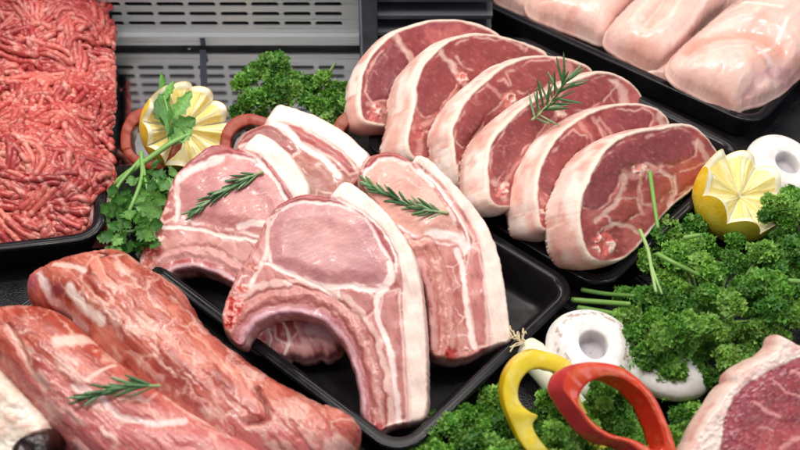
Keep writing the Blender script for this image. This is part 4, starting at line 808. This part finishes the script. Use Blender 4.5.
# rosemary ----------------------------------------------------------------------
def rosemary(path, lenpx, label, seed, plane=None, z=None, lift=.35, n=34, spread=38, upw=.5):
    rng = np.random.default_rng(seed)
    if plane is not None: pts = on_plane(np.array(path, float), plane[0] + plane[1] * lift, plane[1]); nm = plane[1]
    else: pts = np.array([P(x, y, zz) for (x, y), zz in zip(path, z)]); nm = unit(np.array([0, -.6, .8]))
    pth = crom(pts, False, 10); ppc = FPX / ((pth.mean(0) - CAM) @ FWD)
    root = empty('rosemary_sprig', pts.mean(0) - nm * .3, label, 'rosemary', 'rosemary sprigs on the meat')
    a = Acc(); a.tube(pth, np.linspace(.11, .05, len(pth)), lin((150, 160, 110)), 6); a.build('stem', M['stem'], root)
    a = Acc(); T = np.gradient(pth, axis=0); T /= np.linalg.norm(T, axis=1)[:, None]
    for k in range(n):
        q = .10 + .92 * k / n; i = min(len(pth) - 1, int(q * (len(pth) - 1))); t = T[i]; sv = unit(np.cross(nm, t))
        az = (k * 2.4) % (2 * math.pi); lat = math.cos(az); ver = abs(math.sin(az)) * upw + .05
        an = math.radians(spread * rng.uniform(.7, 1.25)) * (1 - .45 * q); d = unit(t * math.cos(an) + (sv * lat + nm * ver) * math.sin(an))
        Ln = lenpx / ppc * rng.uniform(.7, 1.15) * (1 - .25 * q); w = .085 * rng.uniform(.8, 1.3); b = pth[i]; s2 = unit(np.cross(nm + rng.normal(size=3) * .35, d)); n2 = np.cross(d, s2)
        V = []; bend = rng.uniform(-.12, .12)
        for j, f in enumerate((0, .18, .45, .72, .92, 1.0)):
            ww = w * (.35, .85, 1.0, .95, .6, .12)[j]; c = b + d * Ln * f + n2 * (bend * Ln * f * f)
            V += [c - s2 * ww, c - s2 * ww * .5 + n2 * ww * .55, c + s2 * ww * .5 + n2 * ww * .55, c + s2 * ww, c - n2 * ww * .35]
        F = [(j * 5 + m, j * 5 + (m + 1) % 5, (j + 1) * 5 + (m + 1) % 5, (j + 1) * 5 + m) for j in range(5) for m in range(5)]
        cc = np.tile(lin(((70, 112, 66), (94, 134, 84), (56, 94, 54), (126, 158, 116))[rng.integers(4)]), (len(V), 1)); cc[4::5] = lin((178, 190, 160)); cc[0::5] *= 1.35; a.add(np.array(V), F, cc)
    a.build('needles', M['needle'], root)
rosemary([(263, 172), (248, 178), (230, 188), (212, 199), (198, 209)], 24, 'rosemary sprig lying on the left pork chop', 71, plane=(pA, nA), spread=30)
rosemary([(448, 213), (432, 211), (412, 206), (390, 196), (370, 186)], 22, 'rosemary sprig lying on the right pork chop', 73, plane=(pD, nD), spread=36)
kz = [LN[3][1], LN[3][2]]
def on_lamb(k, x, y, lift): return on_plane([(x, y)], LN[k][1] + LN[k][2] * lift, LN[k][2])[0]
zz = [on_lamb(3, x, y, l)[2] for x, y, l in ((530, 122, .5), (546, 108, .9), (560, 92, 1.3), (570, 76, 1.6))]
rosemary([(532, 120), (544, 109), (556, 95), (566, 80)], 34, 'rosemary sprig standing out spikily from the row of lamb chops', 75, z=zz, spread=75, upw=.9, n=30)
zl2 = 4.6
rosemary([(160, 386), (146, 386), (130, 387), (112, 390), (88, 397)], 31, 'rosemary sprig lying on the front marbled loin', 77, plane=(pL2, nL2), lift=2.5, spread=26, n=26)
# ================================================================= LEMONS
def lemon(center, axis, R, Ln, teeth, amp, label, seed, spin=0.0, group='crown cut lemons'):
    Fm = frame(axis, spin); c = np.asarray(center); rng = np.random.default_rng(seed); nt_, nv = teeth * 24, 26
    th = np.arange(nt_) * 2 * math.pi / nt_; ta = np.array([rng.uniform(.8, 1.15) for _ in range(teeth)])
    fr_ = (th * teeth / (2 * math.pi)) % 1; tri = np.sin(math.pi * fr_) ** .75; tz = amp * (tri - .35) * np.repeat(ta, 24)
    def radius(z): q = np.clip(-z / Ln, -1, 1); return R * np.sqrt(np.maximum(.0, 1 - np.abs(q) ** 2.3))
    V = []; 
    for k in range(nv + 1):
        f = (k / nv) ** .6; z = -Ln * .985 + (tz + Ln * .985) * f; r = np.where(z < 0, radius(z), radius(z * .75)); r = np.maximum(r, .02) 
        nip = .35 * np.exp(-((z + Ln) / .5) ** 2); V.append(np.stack([r * np.cos(th), r * np.sin(th), z - nip], 1))
    Vp = np.vstack(V); F = [(k * nt_ + j, k * nt_ + (j + 1) % nt_, (k + 1) * nt_ + (j + 1) % nt_, (k + 1) * nt_ + j) for k in range(nv) for j in range(nt_)]; F.append(tuple(range(nt_))[::-1])
    root = empty('lemon_half', c - np.array([0, 0, R * .9]), label, 'lemon', group)
    g = fbm(Vp[:, 0] * 1.1 + Vp[:, 2], Vp[:, 1] * 1.1, seed, 3); colp = mix(np.tile(lin((246, 206, 40)), (len(Vp), 1)), lin((250, 220, 80)), sst(.4, .65, g))
    obj('peel', c + Vp @ Fm.T, F, M['peel'], root, colp)
    rim = V[-1]; cen = np.array([0, 0, -.45]); rho = [1.0, .975, .93, .88, .85, .80, .72, .58, .44, .3, .16, .05]; W_ = []; Cc = []
    for q in rho:
        p = cen + (rim - cen) * q; a = (th * teeth / (2 * math.pi)) % 1; p = p.copy()
        pulp = q < .87; vv = fbm(th * 22, np.full(nt_, q * 3.0), seed + 3, 2)
        if pulp: p[:, 2] -= .10 + .30 * (vv - .5)
        W_.append(p)
        if q > .985: cc = np.tile(lin((244, 214, 96)), (nt_, 1))
        elif q > .86: cc = np.tile(lin((248, 240, 214)), (nt_, 1))
        else:
            cc = mix(np.tile(lin((238, 216, 128)), (nt_, 1)), lin((246, 232, 170)), sst(.4, .65, vv)); cc = mix(cc, lin((250, 244, 220)), sst(.10, .02, np.minimum(a, 1 - a)) * .9); cc = mix(cc, lin((250, 244, 222)), sst(.07, .01, abs(a - .5)) * .8)
        Cc.append(cc)
    m = len(rho); V2 = np.vstack(W_ + [cen[None] - np.array([[0, 0, .1]])]); C2 = np.vstack(Cc + [lin((250, 242, 214))[None]])
    F2 = [(k * nt_ + j, k * nt_ + (j + 1) % nt_, (k + 1) * nt_ + (j + 1) % nt_, (k + 1) * nt_ + j) for k in range(m - 1) for j in range(nt_)] + [((m - 1) * nt_ + j, (m - 1) * nt_ + (j + 1) % nt_, m * nt_) for j in range(nt_)]
    obj('flesh', c + V2 @ Fm.T, F2, M['citrus'], root, C2)
lemon(P(744, 192, 3.2), camdir(.30, .55, .78), 3.3, 3.9, 8, 1.3, 'crown cut lemon half at the right, above the big parsley bunch', 81, spin=.3)
lemon(P(186, 127, 3.1), camdir(.52, .16, .84), 3.35, 3.4, 11, 1.3, 'serrated lemon half standing behind the left pork chop under a parsley leaf', 83, spin=.2)
# ================================================================= PEPPER RINGS
def pepper(face_out, face_in, n, t, cskin, cflesh, cin, label, zb, seed, group, cat='pepper ring', mat='veg', pale=(240, 150, 100)):
    fo = resample(crom(face_out, True, 8), 2.0); m = 140
    def even(p):
        q = np.vstack([p, p[:1]]); Ls = np.r_[0, np.cumsum(np.linalg.norm(np.diff(q, axis=0), axis=1))]; tt = np.linspace(0, Ls[-1], m, endpoint=False); return np.stack([np.interp(tt, Ls, q[:, k]) for k in range(2)], 1)
    O = even(crom(face_out, True, 8)); I = even(crom(face_in, True, 8))
    ao = np.sum(O[:, 0] * np.roll(O[:, 1], -1) - np.roll(O[:, 0], -1) * O[:, 1]); ai = np.sum(I[:, 0] * np.roll(I[:, 1], -1) - np.roll(I[:, 0], -1) * I[:, 1])
    if ao < 0: O = O[::-1]
    if ai < 0: I = I[::-1]
    k0 = np.argmin([np.sum((O - np.roll(I, -k, 0)) ** 2) for k in range(m)]); I = np.roll(I, -k0, 0)
    n = unit(n); p0 = solve_plane(np.vstack([O]), n, t, zb); Wo = on_plane(O, p0, n); Wi = on_plane(I, p0, n)
    s = np.arange(m); wv = (fbm(s / 9, s * 0, seed, 2) - .5) * .25
    rings = []; cols = []
    def add(p, c): rings.append(p); cols.append(np.tile(lin(c), (m, 1)) * (1 + .18 * (fbm(s / 6.0, np.full(m, len(rings) * .7), seed + 2, 2)[:, None] - .5)))
    for f in np.linspace(1, 0, 9)[:-1]: add(Wo + t * f - (Wo - Wi) * (.10 * math.sin(math.pi * f) * -1.0) * .5 + n * wv[:, None] * (1 - f), cskin)
    for f, c, e in ((0, cskin, 0), (.05, cskin, .02), (.12, cflesh, .05), (.35, cflesh, .10), (.6, cflesh, .10), (.85, cflesh, .07), (.96, cin, .045), (1, cin, 0)): add(Wo + (Wi - Wo) * f + n * (e + wv[:, None]), c)
    for f in np.linspace(0, 1, 9)[1:]: add(Wi + t * f + n * wv[:, None] * (1 - f) + (Wo - Wi) * .12 * ((fbm(s / 5.0, np.full(m, f * 2), seed + 5, 2) - .5)[:, None]), cin)
    for at, src in ((16, 15), (9, 8)): rings.insert(at, rings[src]); cols.insert(at, cols[src])
    for k in range(10, 16): cols[k] = mix(cols[k], lin(pale), sst(.5, .75, fbm(s / 4.0, np.full(m, k * .5), seed + 8, 3)) * (.25 + .06 * (k - 10)))
    for k in range(17, 23): cols[k] = mix(cols[k], lin(pale), sst(.52, .8, fbm(s / 7.0, np.full(m, k * .4), seed + 9, 3)) * .35)
    V = np.vstack(rings); C = np.vstack(cols); R_ = len(rings); F = []
    for k in range(R_):
        k2 = (k + 1) % R_
        if k2 and np.allclose(rings[k], rings[k2]): continue
        for j in range(m): F.append((k * m + j, k * m + (j + 1) % m, k2 * m + (j + 1) % m, k2 * m + j))
    # check the winding on the cut face
    q = F[(10) * m]; nn = np.cross(V[q[1]] - V[q[0]], V[q[2]] - V[q[0]])
    if nn @ n < 0: F = [f[::-1] for f in F]
    o = obj('pepper_ring', V, F, M[mat], None, np.clip(C, 0, 1)); tag(o, label, cat, group); return o
YO = [(572, 364), (560, 356), (546, 352), (532, 350), (517, 358), (507, 372), (503, 390), (506, 408), (513, 425), (521, 442), (534, 458), (556, 478), (590, 492), (624, 486), (606, 444), (592, 420), (580, 398), (575, 380)]
YI = [(558, 374), (547, 370), (538, 368.5), (529, 371), (521, 380), (518, 393), (521, 404), (530, 412), (538, 416), (533, 424), (536, 434), (545, 446), (560, 462), (584, 476), (602, 474), (590, 448), (578, 424), (568, 404), (563, 384)]
nY = camdir(.05, .10, .99)
pepper(YO, YI, nY, -nY * 1.1 + .45 * -RGT * .3, (236, 200, 16), (244, 216, 60), (228, 200, 50), 'yellow bell pepper ring leaning on the parsley', -.2, 91, 'cut bell pepper rings', pale=(250, 238, 150))
RO = [(566, 372), (574, 365), (588, 362), (610, 364), (628, 371), (645, 386), (657, 402), (666, 422), (673, 440), (677, 458), (668, 474), (645, 458), (628, 444), (609, 439), (594, 430), (581, 415), (571, 401), (563, 386)]
RI = [(580, 395), (585, 386), (594, 379), (608, 376), (622, 379), (636, 388), (648, 402), (656, 418), (662, 436), (663, 448), (656, 451), (646, 446), (631, 439), (614, 435), (600, 428), (587, 416), (579, 404)]
nR = camdir(.25, .12, .95)
pepper(RO, RI, nR, -nR * .8 + (-RGT * .55 - UPV * .3), (200, 56, 56), (222, 72, 38), (206, 48, 26), 'red bell pepper ring standing on the parsley beside the yellow one', 1.6, 93, 'cut bell pepper rings')
bO = [(122, 150), (121, 132), (128, 116), (142, 108), (158, 110), (174, 118), (182, 136), (178, 156), (164, 168), (146, 168), (132, 162)]
bI = [(132, 148), (131, 134), (137, 124), (147, 119), (158, 121), (168, 128), (172, 140), (168, 152), (158, 158), (147, 158), (138, 155)]
nb_ = camdir(0, .2, .97)
pepper(bO, bI, nb_, -nb_ * 1.5, (140, 46, 30), (150, 56, 38), (122, 38, 24), 'dull red pepper ring behind the serrated lemon half on the steel', .2, 95, 'red pepper rings at the back', mat='veg_matte', pale=(150, 80, 50))
def shift(p, dx, dy, s=1.0, q=1.0): p = np.array(p, float); c = p.mean(0); return [tuple(v) for v in (p - c) * np.array([s, q]) + c + (dx, dy)]
pepper(shift(bO, 102, 6, 1.1), shift(bI, 102, 6, 1.1), nb_, -nb_ * 1.5, (140, 46, 30), (150, 56, 38), (122, 38, 24), 'dull red pepper ring half hidden behind the pork chops and parsley sprig', .2, 97, 'red pepper rings at the back', mat='veg_matte', pale=(150, 80, 50))
pepper(shift(bO, 215, 0, 1.15), shift(bI, 215, 0, 1.15), nb_, -nb_ * 1.5, (128, 56, 36), (136, 66, 42), (112, 42, 28), 'brownish red pepper ring peeping out between parsley and the backmost lamb chop', .2, 98, 'red pepper rings at the back', mat='veg_matte', pale=(150, 80, 50))
# ================================================================= MUSHROOMS, SPRING ONION
def mushroom(c, axis, R, label, seed, hole=1.0):
    prof = [(0.0, -1.15), (.2, -1.13), (.28, -1.0), (.30, -.6), (.31, -.2), (.335, -.02), (.39, .05), (.56, .16), (.68, .08), (.80, -.12), (.92, -.45), (.985, -.8), (1.0, -1.1), (.96, -1.5), (.84, -1.95), (.62, -2.35), (.34, -2.6), (0, -2.68)]
    pr = crom([(r * R * (hole if r < .4 else 1), z * R / 3.0) for r, z in prof], False, 4); pr[:, 0] = np.maximum(pr[:, 0], .012 * R); n = 160; th = np.arange(n) * 2 * math.pi / n; Fm = frame(axis)
    V = []; C = []
    for k, (r, z) in enumerate(pr):
        wob = 1 + .05 * np.cos(2 * th + seed) + .03 * np.sin(3 * th + seed * 2); V.append(np.stack([r * wob * np.cos(th), r * wob * np.sin(th), np.full(n, z) + .08 * np.sin(2 * th + seed) * r / R], 1))
        f = r / R; cc = np.tile(lin((240, 236, 234)), (n, 1)); g = fbm(th * 3, np.full(n, k * .22), seed, 3)
        cc = mix(cc, lin((226, 218, 212)), sst(.45, .65, g) * .7)
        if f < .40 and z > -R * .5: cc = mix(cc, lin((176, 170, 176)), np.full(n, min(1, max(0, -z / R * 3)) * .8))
        if z > -R * .35 and f > .70: cc = mix(cc, lin((150, 106, 74)), sst(.5, .62, fbm(th * 9, np.full(n, k * .6), seed + 4, 3)) * (.65 if seed == 3 else .12) * (f < .84))
        C.append(cc)
    V = np.vstack(V); m = len(pr); F = [(k * n + j, (k + 1) * n + j, (k + 1) * n + (j + 1) % n, k * n + (j + 1) % n) for k in range(m - 1) for j in range(n)]
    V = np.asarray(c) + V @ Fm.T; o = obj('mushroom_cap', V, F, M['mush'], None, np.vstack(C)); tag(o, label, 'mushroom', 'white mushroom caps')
mushroom(P(594, 344, 2.6), camdir(.05, .58, .8), 2.95, 'white mushroom cap with a round stem hole and brown flecks, above the red pepper', 3)
mushroom(P(664, 385, .5), camdir(.1, .9, .4) * -1, 2.5, 'smooth white mushroom cap mostly covered by the large parsley bunch', 5)
mushroom(P(788, 162, 2.0), camdir(.12, .5, .86), 2.9, 'clean white mushroom cap with a round hole, behind the right lemon', 8)
def onion():
    root = empty('spring_onion', P(535, 370, 0), 'white spring onion bulb with wiry roots behind the yellow pepper ring', 'spring onion')
    pth = crom(np.array([P(522, 346, 1.5), P(530, 353, 1.5), P(540, 364, 1.4), P(556, 384, 1.2), P(580, 412, 1.0)]), False, 10); m = len(pth)
    r = np.interp(np.linspace(0, 1, m), [0, .04, .12, .3, .6, 1], [.25, .5, .85, 1.0, .9, .75]); a = Acc(); s = np.linspace(0, 1, m)
    c = mix(np.tile(lin((238, 232, 206)), (m, 1)), lin((232, 236, 214)), s); a.tube(pth, r, c, 20); a.build('bulb', M['mush'], root)
    rng = np.random.default_rng(5); a = Acc()
    for k in range(13):
        an = rng.uniform(-.2, 2.6); ln = rng.uniform(10, 22); x, y = 522, 344; pts = []
        for j, f in enumerate(np.linspace(0, 1, 6)): pts.append(P(x - ln * f * math.cos(an * .8) * .9 + rng.normal(0, .8), y - ln * f * math.sin(an * .8) + 10 * f * f * rng.uniform(-.3, .9), 2.5 + .3 * f))
        a.tube(crom(np.array(pts), False, 5), .045, lin((220, 200, 160)), 5)
    a.build('roots', M['stem'], root)
onion()
# ================================================================= CAMERA, LIGHT
cam = bpy.data.cameras.new('camera'); co = bpy.data.objects.new('camera', cam); COL.objects.link(co)
co.location = Vector(CAM * U); co.rotation_euler = (math.radians(90) - TH, 0, 0)
cam.sensor_width = 36.0; cam.lens = 36.0 * FPX / 800; cam.clip_start = .01; cam.clip_end = 50
cam.dof.use_dof = True; cam.dof.focus_distance = .765; cam.dof.aperture_fstop = 9.0
SC.camera = co
w = bpy.data.worlds.new('World'); SC.world = w; w.use_nodes = True
w.node_tree.nodes['Background'].inputs[0].default_value = (.82, .84, 1.0, 1); w.node_tree.nodes['Background'].inputs[1].default_value = .20
def area(name, loc, target, sx, sy, power, color):
    d = bpy.data.lights.new(name, 'AREA'); d.shape = 'RECTANGLE'; d.size = sx; d.size_y = sy; d.energy = power; d.color = color
    o = bpy.data.objects.new(name, d); COL.objects.link(o); o.location = loc
    o.rotation_euler = (Vector(target) - Vector(loc)).to_track_quat('-Z', 'Y').to_euler(); return o
area('overhead_lamp', (-.05, .05, .95), (0, .02, 0), 1.0, .45, 4.3, (1, .96, .90))
area('window_light', (.95, -.55, .75), (0, 0, 0), .7, .7, 4.2, (.93, .95, 1.0))
area('case_tube', (-.1, .50, .62), (-.05, .1, 0), 1.1, .06, 2.2, (1, .93, .82))
for k, x in enumerate((-.45, .0, .45)):
    area('ceiling_spot', (x, -.12 + .1 * k, 1.15), (x * .4, .05, 0), .07, .07, 2.5, (1, .97, .92))
area('vent_fill', (-.2, .05, .5), (-.2, .4, .03), .8, .05, 1.7, (1, .96, .88))  # added fill light, only there to brighten the slotted steel panel
SC.view_settings.view_transform = 'Standard'; SC.view_settings.look = 'None'; SC.view_settings.gamma = 1.0; SC.view_settings.exposure = -0.08; SC.view_settings.use_curve_mapping = False
SC.render.engine = 'CYCLES'; SC.cycles.use_denoising = True; SC.cycles.max_bounces = 8; SC.cycles.use_adaptive_sampling = True
